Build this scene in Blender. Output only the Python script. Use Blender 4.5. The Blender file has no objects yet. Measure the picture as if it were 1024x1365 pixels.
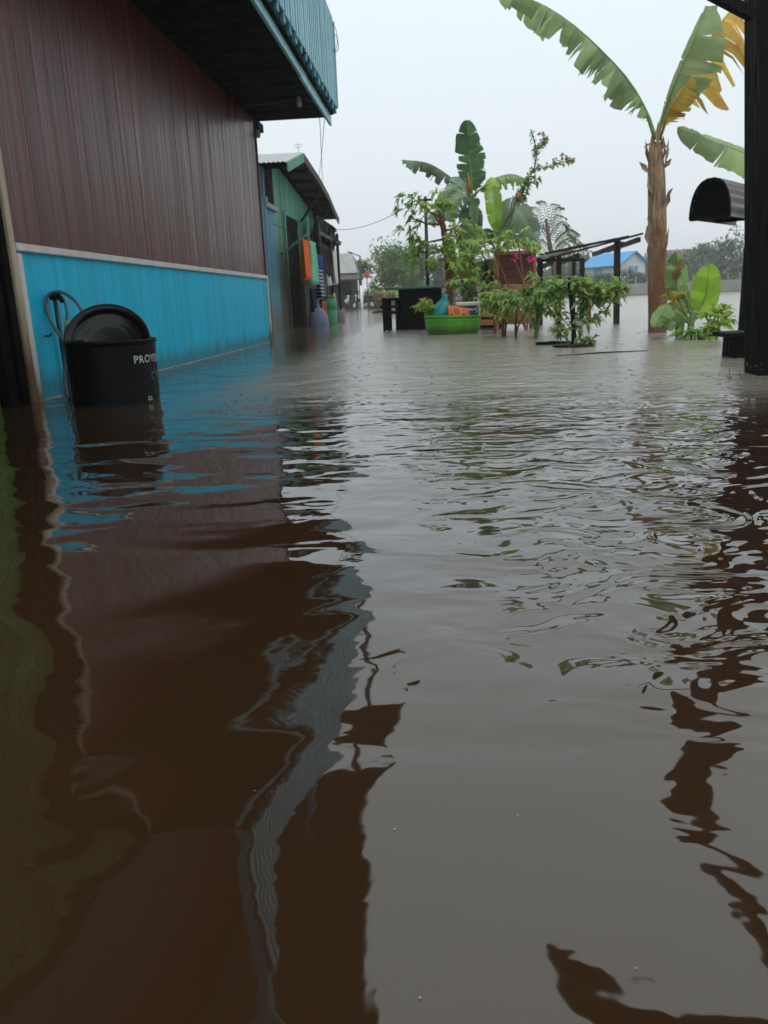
import bpy, math, random
from mathutils import Vector, Matrix, Euler, noise as mnoise
R = math.radians
rng = random.Random(11)
S = bpy.context.scene
COL = S.collection

# ------------------------------------------------------------------ camera
CAM_H = 0.5
cam_d = bpy.data.cameras.new('camera')
cam_d.sensor_fit = 'AUTO'; cam_d.sensor_width = 36.0
cam_d.lens = 1050.0 / 1365.0 * 36.0
cam_d.clip_start = 0.02; cam_d.clip_end = 2000
cam = bpy.data.objects.new('camera', cam_d); COL.objects.link(cam)
cam.location = (0, 0, CAM_H)
cam.rotation_euler = (R(74.994), R(2.2126), R(3.9993))
S.camera = cam
cam_d.dof.use_dof = True; cam_d.dof.focus_distance = 1.7; cam_d.dof.aperture_fstop = 12.0
# ------------------------------------------------------------------ sky, sun, exposure
W = bpy.data.worlds.new('World'); S.world = W; W.use_nodes = True
wn = W.node_tree; wn.nodes.clear()
wo = wn.nodes.new('ShaderNodeOutputWorld'); bg = wn.nodes.new('ShaderNodeBackground')
sky = wn.nodes.new('ShaderNodeTexSky'); sky.sky_type = 'NISHITA'; sky.sun_disc = False
sky.sun_elevation = R(62); sky.sun_rotation = R(205); sky.dust_density = 4.0; sky.air_density = 1.0
tcw = wn.nodes.new('ShaderNodeTexCoord'); sep = wn.nodes.new('ShaderNodeSeparateXYZ')
rampw = wn.nodes.new('ShaderNodeValToRGB')        # overcast: the cloud deck brightens towards the zenith
rampw.color_ramp.elements[0].position = 0.0; rampw.color_ramp.elements[0].color = (0.58, 0.625, 0.66, 1)
rampw.color_ramp.elements[1].position = 0.9; rampw.color_ramp.elements[1].color = (0.79, 0.85, 0.77, 1)
e = rampw.color_ramp.elements.new(0.32); e.color = (0.68, 0.75, 0.79, 1)
mulw = wn.nodes.new('ShaderNodeVectorMath'); mulw.operation = 'SCALE'; mulw.inputs[3].default_value = 10.0
mixw = wn.nodes.new('ShaderNodeMix'); mixw.data_type = 'RGBA'; mixw.inputs[0].default_value = 0.93
L = wn.links.new
L(tcw.outputs['Generated'], sep.inputs[0]); L(sep.outputs['Z'], rampw.inputs[0]); L(rampw.outputs[0], mulw.inputs[0])
L(sky.outputs[0], mixw.inputs[6]); L(mulw.outputs[0], mixw.inputs[7])
L(mixw.outputs[2], bg.inputs[0]); bg.inputs[1].default_value = 0.1
L(bg.outputs[0], wo.inputs[0])
sun_d = bpy.data.lights.new('sun', 'SUN'); sun_d.energy = 1.1; sun_d.angle = R(25); sun_d.color = (1.0, 0.97, 0.93)
sun = bpy.data.objects.new('sun', sun_d); COL.objects.link(sun); sun.location = (0, 0, 60)
sun.rotation_euler = (R(28), 0, R(-25))
S.view_settings.view_transform = 'Standard'; S.view_settings.look = 'None'
S.view_settings.exposure = 0.48; S.view_settings.gamma = 1.0; S.view_settings.use_curve_mapping = False

# ------------------------------------------------------------------ helpers
_M = Euler((R(74.994), R(2.2126), R(3.9993))).to_matrix()
def at(u, v, Y):
    """survey helper: the world point at distance Y up the street that was measured at (u, v) in the photograph"""
    d = _M @ Vector(((u - 512) / 1050.0, -(v - 682.5) / 1050.0, -1.0))
    t = Y / d.y
    return Vector((d.x * t, Y, CAM_H + d.z * t))

def new_mat(name):
    m = bpy.data.materials.new(name); m.use_nodes = True
    nt = m.node_tree; nt.nodes.clear()
    out = nt.nodes.new('ShaderNodeOutputMaterial')
    return m, nt, out

def mat(name, col, rough=0.6, spec=0.5, var=0.25, scale=(4, 4, 4), bump=0.0, bscale=None, dirt=None, dirt_h=0.6, metal=0.0,
        col2=None, obj_var=0.0, base_z=0.0, coat=0.0):
    m, nt, out = new_mat(name); N = nt.nodes.new; l = nt.links.new
    p = N('ShaderNodeBsdfPrincipled'); l(p.outputs[0], out.inputs[0])
    p.inputs['Roughness'].default_value = rough; p.inputs['Metallic'].default_value = metal
    p.inputs['Specular IOR Level'].default_value = spec
    if coat: p.inputs['Coat Weight'].default_value = coat; p.inputs['Coat Roughness'].default_value = 0.12
    g = N('ShaderNodeNewGeometry')
    mp = N('ShaderNodeMapping'); mp.inputs['Scale'].default_value = scale; l(g.outputs['Position'], mp.inputs[0])
    nz = N('ShaderNodeTexNoise'); nz.inputs['Detail'].default_value = 6; nz.inputs['Roughness'].default_value = 0.65; nz.inputs['Scale'].default_value = 1.0
    l(mp.outputs[0], nz.inputs['Vector'])
    rp = N('ShaderNodeValToRGB'); rp.color_ramp.elements[0].position = 0.3; rp.color_ramp.elements[1].position = 0.72
    c2 = col2 if col2 else tuple(min(1, c * (1 + var)) for c in col)
    rp.color_ramp.elements[0].color = (*[c * (1 - var) for c in col], 1); rp.color_ramp.elements[1].color = (*c2, 1)
    l(nz.outputs[0], rp.inputs[0]); cout = rp.outputs[0]
    if obj_var:
        oi = N('ShaderNodeObjectInfo'); hs = N('ShaderNodeHueSaturation'); mr = N('ShaderNodeMapRange')
        mr.inputs[3].default_value = 1 - obj_var; mr.inputs[4].default_value = 1 + obj_var
        l(oi.outputs['Random'], mr.inputs[0]); l(mr.outputs[0], hs.inputs['Value']); l(cout, hs.inputs['Color']); cout = hs.outputs[0]
    if dirt:
        sp = N('ShaderNodeSeparateXYZ'); l(g.outputs['Position'], sp.inputs[0])
        mp2 = N('ShaderNodeMapping'); mp2.inputs['Scale'].default_value = (5, 5, 0.8); l(g.outputs['Position'], mp2.inputs[0])
        n2 = N('ShaderNodeTexNoise'); n2.inputs['Scale'].default_value = 1.0; n2.inputs['Detail'].default_value = 5; l(mp2.outputs[0], n2.inputs['Vector'])
        ma = N('ShaderNodeMath'); ma.operation = 'MULTIPLY_ADD'; ma.inputs[1].default_value = -dirt_h * 2.4; l(n2.outputs[0], ma.inputs[0]); l(sp.outputs['Z'], ma.inputs[2])
        mr2 = N('ShaderNodeMapRange'); mr2.inputs[1].default_value = base_z - dirt_h * 0.7; mr2.inputs[2].default_value = base_z + dirt_h * 0.25; mr2.inputs[3].default_value = 0.9; mr2.inputs[4].default_value = 0
        l(ma.outputs[0], mr2.inputs[0])
        mx = N('ShaderNodeMix'); mx.data_type = 'RGBA'; l(mr2.outputs[0], mx.inputs[0]); l(cout, mx.inputs[6]); mx.inputs[7].default_value = (*dirt, 1); cout = mx.outputs[2]
    l(cout, p.inputs['Base Color'])
    if bump:
        mb = N('ShaderNodeMapping'); mb.inputs['Scale'].default_value = bscale or scale; l(g.outputs['Position'], mb.inputs[0])
        nb = N('ShaderNodeTexNoise'); nb.inputs['Scale'].default_value = 1; nb.inputs['Detail'].default_value = 5; l(mb.outputs[0], nb.inputs['Vector'])
        b = N('ShaderNodeBump'); b.inputs['Strength'].default_value = 1; b.inputs['Distance'].default_value = bump; l(nb.outputs[0], b.inputs['Height']); l(b.outputs[0], p.inputs['Normal'])
        mrr = N('ShaderNodeMapRange'); mrr.inputs[1].default_value = 0.3; mrr.inputs[2].default_value = 0.7; mrr.inputs[3].default_value = rough * 0.6; mrr.inputs[4].default_value = min(1, rough * 1.5)
        l(nb.outputs[0], mrr.inputs[0]); l(mrr.outputs[0], p.inputs['Roughness'])
    return m

def leaf_mat(name, col, col2, trans=0.35, rough=0.4, scale=6.0):
    m, nt, out = new_mat(name); N = nt.nodes.new; l = nt.links.new
    p = N('ShaderNodeBsdfPrincipled'); p.inputs['Roughness'].default_value = rough; p.inputs['Specular IOR Level'].default_value = 0.4
    t = N('ShaderNodeBsdfTranslucent'); mx = N('ShaderNodeMixShader'); mx.inputs[0].default_value = trans
    g = N('ShaderNodeNewGeometry'); nz = N('ShaderNodeTexNoise'); nz.inputs['Scale'].default_value = scale; nz.inputs['Detail'].default_value = 3
    l(g.outputs['Position'], nz.inputs['Vector'])
    rp = N('ShaderNodeValToRGB'); rp.color_ramp.elements[0].position = 0.32; rp.color_ramp.elements[1].position = 0.7
    rp.color_ramp.elements[0].color = (*col, 1); rp.color_ramp.elements[1].color = (*col2, 1); l(nz.outputs[0], rp.inputs[0])
    hs = N('ShaderNodeHueSaturation'); mr = N('ShaderNodeMapRange'); mr.inputs[3].default_value = 0.6; mr.inputs[4].default_value = 1.4
    l(g.outputs['Random Per Island'], mr.inputs[0]); l(mr.outputs[0], hs.inputs['Value']); l(rp.outputs[0], hs.inputs['Color'])
    l(hs.outputs[0], p.inputs['Base Color'])
    hb = N('ShaderNodeHueSaturation'); hb.inputs['Value'].default_value = 1.5; hb.inputs['Hue'].default_value = 0.485; l(hs.outputs[0], hb.inputs['Color']); l(hb.outputs[0], t.inputs['Color'])
    l(p.outputs[0], mx.inputs[1]); l(t.outputs[0], mx.inputs[2]); l(mx.outputs[0], out.inputs[0])
    return m

class MB:
    def __init__(s): s.v = []; s.f = []
    def add(s, vs, fs):
        b = len(s.v); s.v += [Vector(v) for v in vs]; s.f += [tuple(i + b for i in f) for f in fs]
    def box(s, c, d, rot=None, ch=0.0):
        x, y, z = d[0] / 2, d[1] / 2, d[2] / 2
        if ch:
            vs = []; fs = []
            k = ch
            loop = [(-x + k, -y), (x - k, -y), (x, -y + k), (x, y - k), (x - k, y), (-x + k, y), (-x, y - k), (-x, -y + k)]
            inn = [(-x + k, -y + k), (x - k, -y + k), (x - k, -y + k), (x - k, y - k), (x - k, y - k), (-x + k, y - k), (-x + k, y - k), (-x + k, -y + k)]
            for q in loop: vs.append((q[0], q[1], -z + k))
            for q in loop: vs.append((q[0], q[1], z - k))
            for i in range(8): fs.append((i, (i + 1) % 8, 8 + (i + 1) % 8, 8 + i))
            for sx, sy in ((-1, -1), (1, -1), (1, 1), (-1, 1)): vs.append((sx * (x - k), sy * (y - k), z))
            for sx, sy in ((-1, -1), (1, -1), (1, 1), (-1, 1)): vs.append((sx * (x - k), sy * (y - k), -z))
            fs.append((16, 17, 18, 19)); fs.append((23, 22, 21, 20))
            for i in range(4):
                j = (i + 1) % 4; a = 2 * i; 
                fs.append((8 + a, 8 + a + 1, 16 + j, 16 + i)); fs.append((8 + a + 1, 8 + (a + 2) % 8, 16 + j))
                fs.append((a + 1, a, 20 + i, 20 + j)); fs.append(((a + 2) % 8, a + 1, 20 + j))
        else:
            vs = [(-x, -y, -z), (x, -y, -z), (x, y, -z), (-x, y, -z), (-x, -y, z), (x, -y, z), (x, y, z), (-x, y, z)]
            fs = [(3, 2, 1, 0), (4, 5, 6, 7), (0, 1, 5, 4), (1, 2, 6, 5), (2, 3, 7, 6), (3, 0, 4, 7)]
        M = rot.to_matrix() if rot is not None and not isinstance(rot, Matrix) else rot
        vs = [(M @ Vector(v) if M is not None else Vector(v)) + Vector(c) for v in vs]
        s.add(vs, fs); return s
    def bar(s, p0, p1, w, h, up=(0, 0, 1)):
        p0 = Vector(p0); p1 = Vector(p1); t = (p1 - p0).normalized(); u = Vector(up)
        a = t.cross(u)
        if a.length < 1e-4: a = t.cross(Vector((1, 0, 0)))
        a.normalize(); b = a.cross(t).normalized()
        vs = []
        for p in (p0, p1):
            for i, j in ((-1, -1), (1, -1), (1, 1), (-1, 1)): vs.append(p + a * (i * w / 2) + b * (j * h / 2))
        s.add(vs, [(3, 2, 1, 0), (4, 5, 6, 7), (0, 1, 5, 4), (1, 2, 6, 5), (2, 3, 7, 6), (3, 0, 4, 7)]); return s
    def tube(s, pts, rad, n=8, caps=True):
        pts = [Vector(p) for p in pts]
        if not isinstance(rad, (list, tuple)): rad = [rad] * len(pts)
        vs = []; fs = []; prev = None
        for i, p in enumerate(pts):
            t = (pts[min(i + 1, len(pts) - 1)] - pts[max(i - 1, 0)])
            t = t.normalized() if t.length > 1e-9 else Vector((0, 0, 1))
            if prev is None:
                a = t.cross(Vector((0, 0, 1)))
                if a.length < 1e-3: a = t.cross(Vector((1, 0, 0)))
            else: a = prev - t * prev.dot(t)
            a.normalize(); prev = a; b = t.cross(a)
            for k in range(n):
                an = 2 * math.pi * k / n; vs.append(p + (a * math.cos(an) + b * math.sin(an)) * rad[i])
        for i in range(len(pts) - 1):
            for k in range(n): fs.append((i * n + k, i * n + (k + 1) % n, (i + 1) * n + (k + 1) % n, (i + 1) * n + k))
        if caps: fs.append(tuple(reversed(range(n)))); fs.append(tuple((len(pts) - 1) * n + k for k in range(n)))
        s.add(vs, fs); return s
    def lathe(s, c, prof, n=32, sx=1, sy=1, rot=None):
        vs = []; fs = []
        for r, z in prof:
            for k in range(n):
                a = 2 * math.pi * k / n; v = Vector((r * sx * math.cos(a), r * sy * math.sin(a), z))
                vs.append((rot @ v if rot is not None else v) + Vector(c))
        for i in range(len(prof) - 1):
            for k in range(n): fs.append((i * n + k, i * n + (k + 1) % n, (i + 1) * n + (k + 1) % n, (i + 1) * n + k))
        s.add(vs, fs); return s
    def sheet(s, fn, nu, nv):
        vs = [fn(i / nu, j / nv) for i in range(nu + 1) for j in range(nv + 1)]
        fs = [(i * (nv + 1) + j, (i + 1) * (nv + 1) + j, (i + 1) * (nv + 1) + j + 1, i * (nv + 1) + j + 1) for i in range(nu) for j in range(nv)]
        s.add(vs, fs); return s
    def leaf(s, p, d, n, ln, w, droop=0.2):
        """a folded lance leaf: 4 triangles"""
        d = Vector(d).normalized(); sd = d.cross(Vector(n))
        if sd.length < 1e-3: sd = d.cross(Vector((0.3, 0.8, 0.1)))
        sd.normalize(); up = sd.cross(d).normalized()
        p = Vector(p); m = p + d * ln * 0.5 - up * 0.0; t = p + d * ln - Vector((0, 0, 1)) * ln * droop
        s.add([p, m + sd * w / 2 + up * w * 0.12, t, m - sd * w / 2 + up * w * 0.12, m - up * w * 0.08], [(0, 4, 1), (1, 4, 2), (2, 4, 3), (3, 4, 0)])
    def build(s, name, m, parent=None, smooth=False, solid=0.0):
        off = Vector(parent['_w']) if parent is not None else Vector((0, 0, 0))
        me = bpy.data.meshes.new(name)
        me.from_pydata([v - off for v in s.v], [], s.f); me.update()
        if smooth: me.polygons.foreach_set('use_smooth', [True] * len(me.polygons))
        me.materials.append(m if not isinstance(m, str) else MT[m])
        o = bpy.data.objects.new(name, me); COL.objects.link(o)
        if parent is not None: o.parent = parent
        o['_w'] = tuple(off)
        if solid:
            md = o.modifiers.new('thick', 'SOLIDIFY'); md.thickness = solid; md.offset = 0
        return o

def tag(o, label, cat, group=None, kind=None):
    if label: o['label'] = label
    if cat: o['category'] = cat
    if group: o['group'] = group
    if kind: o['kind'] = kind
    return o
def thing(name, loc, label, cat, group=None):
    o = bpy.data.objects.new(name, None); COL.objects.link(o); o.location = loc; o['_w'] = tuple(loc); o.empty_display_size = 0.2
    return tag(o, label, cat, group)
def single(mb, name, m, loc, label, cat, group=None, smooth=False, solid=0.0):
    """a thing that is one mesh, its origin at its base"""
    h = {'_w': tuple(loc)}
    class P: pass
    off = Vector(loc); mb.v = [v - off for v in mb.v]
    o = mb.build(name, m, None, smooth, solid); o.location = loc; o['_w'] = tuple(loc)
    return tag(o, label, cat, group)
def copy_piece(src, parent, loc, scale=(1, 1, 1), rot=(0, 0, 0)):
    c = src.copy(); COL.objects.link(c); c.parent = parent; c.location = Vector(loc) - Vector(parent['_w']); c.scale = scale; c.rotation_euler = rot
    return c
def piece_mesh(mb, name, m):
    me = bpy.data.meshes.new(name); me.from_pydata(mb.v, [], mb.f); me.update(); me.materials.append(MT[m]); return me
def put(me, name, parent, loc, scale=(1, 1, 1), rot=(0, 0, 0)):
    o = bpy.data.objects.new(name, me); COL.objects.link(o); o.parent = parent
    o.location = Vector(loc) - Vector(parent['_w']); o.scale = scale; o.rotation_euler = rot; o['_w'] = parent['_w']
    return o

# ------------------------------------------------------------------ materials
MT = {}
MT['brown_board'] = mat('brown_varnished_boards', (0.056, 0.011, 0.0095), 0.33, 0.32, 0.5, (26, 26, 0.7), 0.0028, (45, 45, 0.6), obj_var=0.14, col2=(0.145, 0.031, 0.025))
MT['brown_dark'] = mat('brown_upper_boards', (0.06, 0.025, 0.02), 0.5, 0.4, 0.4, (22, 22, 1.1), 0.002, (60, 60, 1.6))
MT['blue_board'] = mat('sky_blue_boards', (0.008, 0.42, 0.64), 0.5, 0.2, 0.1, (16, 16, 0.8), 0.0012, (50, 50, 1.5), obj_var=0.06, dirt=(0.03, 0.2, 0.27), dirt_h=0.12)
MT['white_trim'] = mat('white_trim', (0.55, 0.53, 0.52), 0.5, 0.4, 0.15, (9, 9, 2), 0.001, (40, 40, 4), dirt=(0.16, 0.09, 0.05), dirt_h=0.18)
MT['old_post'] = mat('weathered_post', (0.4, 0.33, 0.25), 0.75, 0.25, 0.35, (20, 20, 1.4), 0.003, (50, 50, 2), dirt=(0.13, 0.06, 0.025), dirt_h=0.45)
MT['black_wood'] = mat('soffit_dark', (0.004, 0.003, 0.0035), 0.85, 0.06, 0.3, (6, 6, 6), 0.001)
MT['teal_paint'] = mat('teal_paint', (0.06, 0.27, 0.36), 0.45, 0.45, 0.2, (8, 8, 2), 0.0008, (30, 30, 5), obj_var=0.12)
MT['teal_light'] = mat('pale_teal_pickets', (0.24, 0.5, 0.6), 0.45, 0.45, 0.18, (8, 8, 2), 0.0008, (30, 30, 5), obj_var=0.12)
MT['green_dark'] = mat('dark_green_boards', (0.05, 0.13, 0.022), 0.5, 0.3, 0.3, (14, 14, 1), 0.001, (40, 40, 2), obj_var=0.1)
MT['zinc'] = mat('zinc_sheet', (0.38, 0.4, 0.42), 0.42, 0.5, 0.2, (3, 3, 3), 0.001, metal=0.5)
MT['rust_zinc'] = mat('rusty_zinc_sheet', (0.05, 0.042, 0.038), 0.7, 0.25, 0.5, (3, 3, 3), 0.001, col2=(0.11, 0.085, 0.07))
MT['dark_zinc'] = mat('dark_sheet', (0.1, 0.09, 0.1), 0.45, 0.4, 0.3, (6, 6, 6))
MT['roof_grey'] = mat('grey_roof', (0.24, 0.26, 0.27), 0.6, 0.4, 0.2, (2, 2, 2))
MT['green_board'] = mat('mint_green_boards', (0.1, 0.32, 0.22), 0.6, 0.22, 0.35, (9, 9, 0.7), 0.0015, (40, 40, 2), obj_var=0.2, dirt=(0.07, 0.03, 0.02), dirt_h=1.7)
MT['blue_panel'] = mat('faded_blue_boards', (0.06, 0.2, 0.27), 0.5, 0.4, 0.2, (9, 9, 0.7), 0.001, obj_var=0.1, dirt=(0.1, 0.1, 0.08), dirt_h=0.4)
MT['grey_wood'] = mat('grey_timber', (0.07, 0.064, 0.06), 0.8, 0.2, 0.4, (12, 12, 1.5), 0.002)
MT['dark_wood'] = mat('dark_wet_timber', (0.013, 0.009, 0.009), 0.5, 0.25, 0.4, (10, 10, 2), 0.002, (40, 40, 3))
MT['post_black'] = mat('blackened_post', (0.0035, 0.0032, 0.0045), 0.7, 0.15, 0.35, (14, 14, 1.2), 0.002, (40, 40, 2))
MT['black_plastic'] = mat('black_plastic', (0.003, 0.003, 0.0045), 0.5, 0.18, 0.3, (6, 6, 6), 0.0006, (30, 30, 30))
MT['gloss_black'] = mat('glossy_black_basin', (0.004, 0.004, 0.005), 0.22, 0.4, 0.2, (6, 6, 6))
MT['white_mark'] = mat('chalky_white_paint', (0.42, 0.43, 0.42), 0.7, 0.3, 0.5, (70, 70, 70))
MT['grey_mark'] = mat('worn_grey_paint', (0.1, 0.1, 0.11), 0.7, 0.3, 0.6, (60, 60, 60))
MT['hose'] = mat('grey_hose', (0.09, 0.11, 0.15), 0.4, 0.5, 0.2, (20, 20, 20))
MT['yellow_bit'] = mat('yellow_connector', (0.3, 0.26, 0.06), 0.5)
MT['pipe_blue'] = mat('dark_blue_pipe', (0.012, 0.05, 0.09), 0.4, 0.5)
MT['cream'] = mat('cream_plastic', (0.45, 0.4, 0.3), 0.5)
MT['wire'] = mat('black_cable', (0.02, 0.02, 0.022), 0.6)
MT['wire_grey'] = mat('grey_cable', (0.18, 0.19, 0.2), 0.6)
MT['orange_cloth'] = mat('orange_cloth', (0.75, 0.13, 0.03), 0.85, 0.2, 0.15)
MT['mint_cloth'] = mat('mint_cloth', (0.22, 0.5, 0.34), 0.85, 0.2, 0.15)
MT['grey_cloth'] = mat('grey_cloth', (0.34, 0.34, 0.36), 0.85, 0.2, 0.15)
MT['white_cloth'] = mat('white_cloth', (0.6, 0.58, 0.58), 0.85, 0.2, 0.1)
MT['maroon_cloth'] = mat('maroon_cloth', (0.035, 0.012, 0.016), 0.85, 0.2, 0.2)
MT['navy_cloth'] = mat('navy_cloth', (0.02, 0.025, 0.06), 0.85, 0.2, 0.2)
MT['blue_cloth'] = mat('blue_cloth', (0.03, 0.07, 0.25), 0.85, 0.2, 0.2)
MT['pale_blue_cloth'] = mat('pale_blue_cloth', (0.2, 0.22, 0.33), 0.85, 0.2, 0.2)
MT['red_cloth'] = mat('red_cloth', (0.35, 0.08, 0.05), 0.85, 0.2, 0.2)
MT['tan'] = mat('tan_board', (0.45, 0.33, 0.18), 0.8, 0.2, 0.15)
MT['green_plastic'] = mat('green_plastic', (0.02, 0.22, 0.07), 0.35, 0.5, 0.15)
MT['lime_plastic'] = mat('bright_green_plastic', (0.1, 0.36, 0.025), 0.4, 0.4, 0.15, (5, 5, 5), dirt=(0.04, 0.11, 0.02), dirt_h=0.1)
MT['teal_bag'] = mat('teal_plastic_bag', (0.03, 0.3, 0.29), 0.35, 0.5, 0.2, (12, 12, 12))
MT['green_bag'] = mat('green_plastic_bag', (0.1, 0.28, 0.05), 0.4, 0.5, 0.25, (12, 12, 12))
MT['orange_bag'] = mat('orange_plastic', (0.62, 0.15, 0.05), 0.45, 0.5, 0.15)
MT['cooler_blue'] = mat('blue_cooler', (0.02, 0.09, 0.22), 0.4, 0.5, 0.1)
MT['cooler_white'] = mat('white_lid', (0.62, 0.6, 0.55), 0.45, 0.5, 0.1)
MT['teal_top'] = mat('teal_tabletop', (0.035, 0.13, 0.14), 0.25, 0.5, 0.2)
MT['black_panel'] = mat('black_panel', (0.004, 0.004, 0.005), 0.6, 0.2, 0.3)
MT['red_wood'] = mat('reddish_planks', (0.13, 0.04, 0.022), 0.6, 0.4, 0.4, (3, 12, 12), 0.002)
MT['pale_wood'] = mat('orange_brown_timber', (0.36, 0.16, 0.075), 0.6, 0.4, 0.3, (6, 6, 3), 0.002)
MT['bark_pap'] = mat('reddish_brown_bark', (0.19, 0.08, 0.045), 0.8, 0.3, 0.4, (14, 14, 9), 0.006, (25, 25, 18))
MT['bark_ban'] = mat('dry_banana_stem', (0.2, 0.12, 0.07), 0.8, 0.25, 0.55, (34, 34, 3.6), 0.02, (30, 30, 4), col2=(0.5, 0.37, 0.25), dirt=(0.15, 0.07, 0.04), dirt_h=0.8)
MT['bark_grey'] = mat('grey_bark', (0.14, 0.11, 0.085), 0.85, 0.3, 0.4, (10, 10, 4), 0.006)
MT['ban_green'] = mat('green_banana_stem', (0.1, 0.16, 0.07), 0.6, 0.4, 0.3, (14, 14, 3), 0.004)
MT['stem_green'] = mat('green_stem', (0.1, 0.17, 0.04), 0.6, 0.4, 0.2)
MT['stem_red'] = mat('reddish_stem', (0.17, 0.075, 0.045), 0.6, 0.4, 0.3)
MT['petiole'] = mat('pale_petiole', (0.17, 0.26, 0.08), 0.5, 0.4, 0.2)
MT['petiole_dry'] = mat('dry_petiole', (0.32, 0.15, 0.06), 0.7, 0.3, 0.3)
MT['leaf_ban'] = leaf_mat('banana_leaf', (0.14, 0.235, 0.08), (0.21, 0.33, 0.12), 0.45, 0.38)
MT['leaf_ban_pale'] = leaf_mat('pale_banana_leaf', (0.21, 0.31, 0.14), (0.32, 0.43, 0.21), 0.45, 0.38)
MT['leaf_ban_dark'] = leaf_mat('dark_banana_leaf', (0.04, 0.1, 0.035), (0.075, 0.155, 0.06), 0.3, 0.4)
MT['leaf_ban_grey'] = leaf_mat('dull_banana_leaf', (0.12, 0.19, 0.12), (0.19, 0.265, 0.18), 0.3, 0.4)
MT['leaf_ban_lime'] = leaf_mat('fresh_banana_leaf', (0.19, 0.37, 0.03), (0.27, 0.46, 0.05), 0.45, 0.35)
MT['leaf_yellow'] = leaf_mat('yellowed_banana_leaf', (0.5, 0.27, 0.03), (0.5, 0.42, 0.09), 0.4, 0.6, 9)
MT['leaf_mix'] = leaf_mat('half_yellow_leaf', (0.12, 0.2, 0.04), (0.4, 0.28, 0.04), 0.4, 0.55, 3.0)
MT['leaf_brown'] = leaf_mat('dry_brown_leaf', (0.2, 0.09, 0.035), (0.28, 0.15, 0.06), 0.2, 0.8)
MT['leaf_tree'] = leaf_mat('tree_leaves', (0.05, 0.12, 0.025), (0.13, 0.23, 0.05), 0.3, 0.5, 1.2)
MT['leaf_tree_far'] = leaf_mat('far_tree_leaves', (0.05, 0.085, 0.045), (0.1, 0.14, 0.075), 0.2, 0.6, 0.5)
MT['leaf_fresh'] = leaf_mat('fresh_leaves', (0.17, 0.3, 0.045), (0.33, 0.46, 0.11), 0.45, 0.45, 5)
MT['leaf_mid'] = leaf_mat('shrub_leaves', (0.1, 0.21, 0.05), (0.25, 0.37, 0.11), 0.42, 0.42, 5)
MT['leaf_feather'] = leaf_mat('feathery_leaves', (0.05, 0.09, 0.035), (0.09, 0.14, 0.06), 0.25, 0.7, 4)
MT['pink'] = leaf_mat('pink_bracts', (0.5, 0.03, 0.16), (0.6, 0.06, 0.24), 0.4, 0.6)
MT['apricot'] = leaf_mat('apricot_bracts', (0.3, 0.17, 0.1), (0.36, 0.22, 0.14), 0.3, 0.6)
MT['wall_white'] = mat('white_plaster', (0.68, 0.7, 0.7), 0.8, 0.3, 0.1, (0.6, 0.6, 0.6))
MT['roof_blue'] = mat('blue_metal_roof', (0.04, 0.25, 0.58), 0.5, 0.4, 0.1)
MT['win_blue'] = mat('blue_shutter', (0.15, 0.33, 0.47), 0.5, 0.4, 0.1)
MT['roof_brown'] = mat('brown_tile_roof', (0.17, 0.1, 0.08), 0.7, 0.3, 0.2)
MT['concrete'] = mat('bank_concrete', (0.2, 0.2, 0.185), 0.85, 0.3, 0.3, (0.7, 0.7, 0.7))
MT['soil'] = mat('muddy_bank', (0.09, 0.08, 0.05), 0.9, 0.2, 0.4, (0.5, 0.5, 0.5))
MT['ochre'] = mat('ochre_boards', (0.35, 0.24, 0.1), 0.8, 0.3, 0.2)
MT['chrome'] = mat('steel', (0.5, 0.5, 0.52), 0.25, 0.5, 0.1, metal=0.9)
MT['red_paint'] = mat('red_paint', (0.4, 0.03, 0.03), 0.35, 0.5, 0.1)
MT['white_paint'] = mat('white_gloss_paint', (0.6, 0.6, 0.62), 0.35, 0.5, 0.1)
MT['tyre'] = mat('tyre_rubber', (0.012, 0.012, 0.012), 0.7, 0.3, 0.2)
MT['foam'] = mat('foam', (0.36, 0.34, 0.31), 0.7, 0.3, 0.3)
MT['lamp_glass'] = mat('lamp_glass', (0.5, 0.48, 0.42), 0.3, 0.5, 0.1)

def striped_cloth():
    m, nt, out = new_mat('striped_cloth'); N = nt.nodes.new; l = nt.links.new
    p = N('ShaderNodeBsdfPrincipled'); p.inputs['Roughness'].default_value = 0.85; l(p.outputs[0], out.inputs[0])
    g = N('ShaderNodeNewGeometry'); sp = N('ShaderNodeSeparateXYZ'); l(g.outputs['Position'], sp.inputs[0])
    w = N('ShaderNodeMath'); w.operation = 'SINE'; k = N('ShaderNodeMath'); k.operation = 'MULTIPLY'; k.inputs[1].default_value = 75
    l(sp.outputs['Z'], k.inputs[0]); l(k.outputs[0], w.inputs[0])
    rp = N('ShaderNodeValToRGB'); rp.color_ramp.interpolation = 'CONSTANT'; rp.color_ramp.elements[0].color = (0.02, 0.03, 0.12, 1); rp.color_ramp.elements[1].position = 0.5; rp.color_ramp.elements[1].color = (0.5, 0.5, 0.55, 1)
    l(w.outputs[0], rp.inputs[0]); l(rp.outputs[0], p.inputs['Base Color']); return m
MT['striped_cloth'] = striped_cloth()

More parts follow.
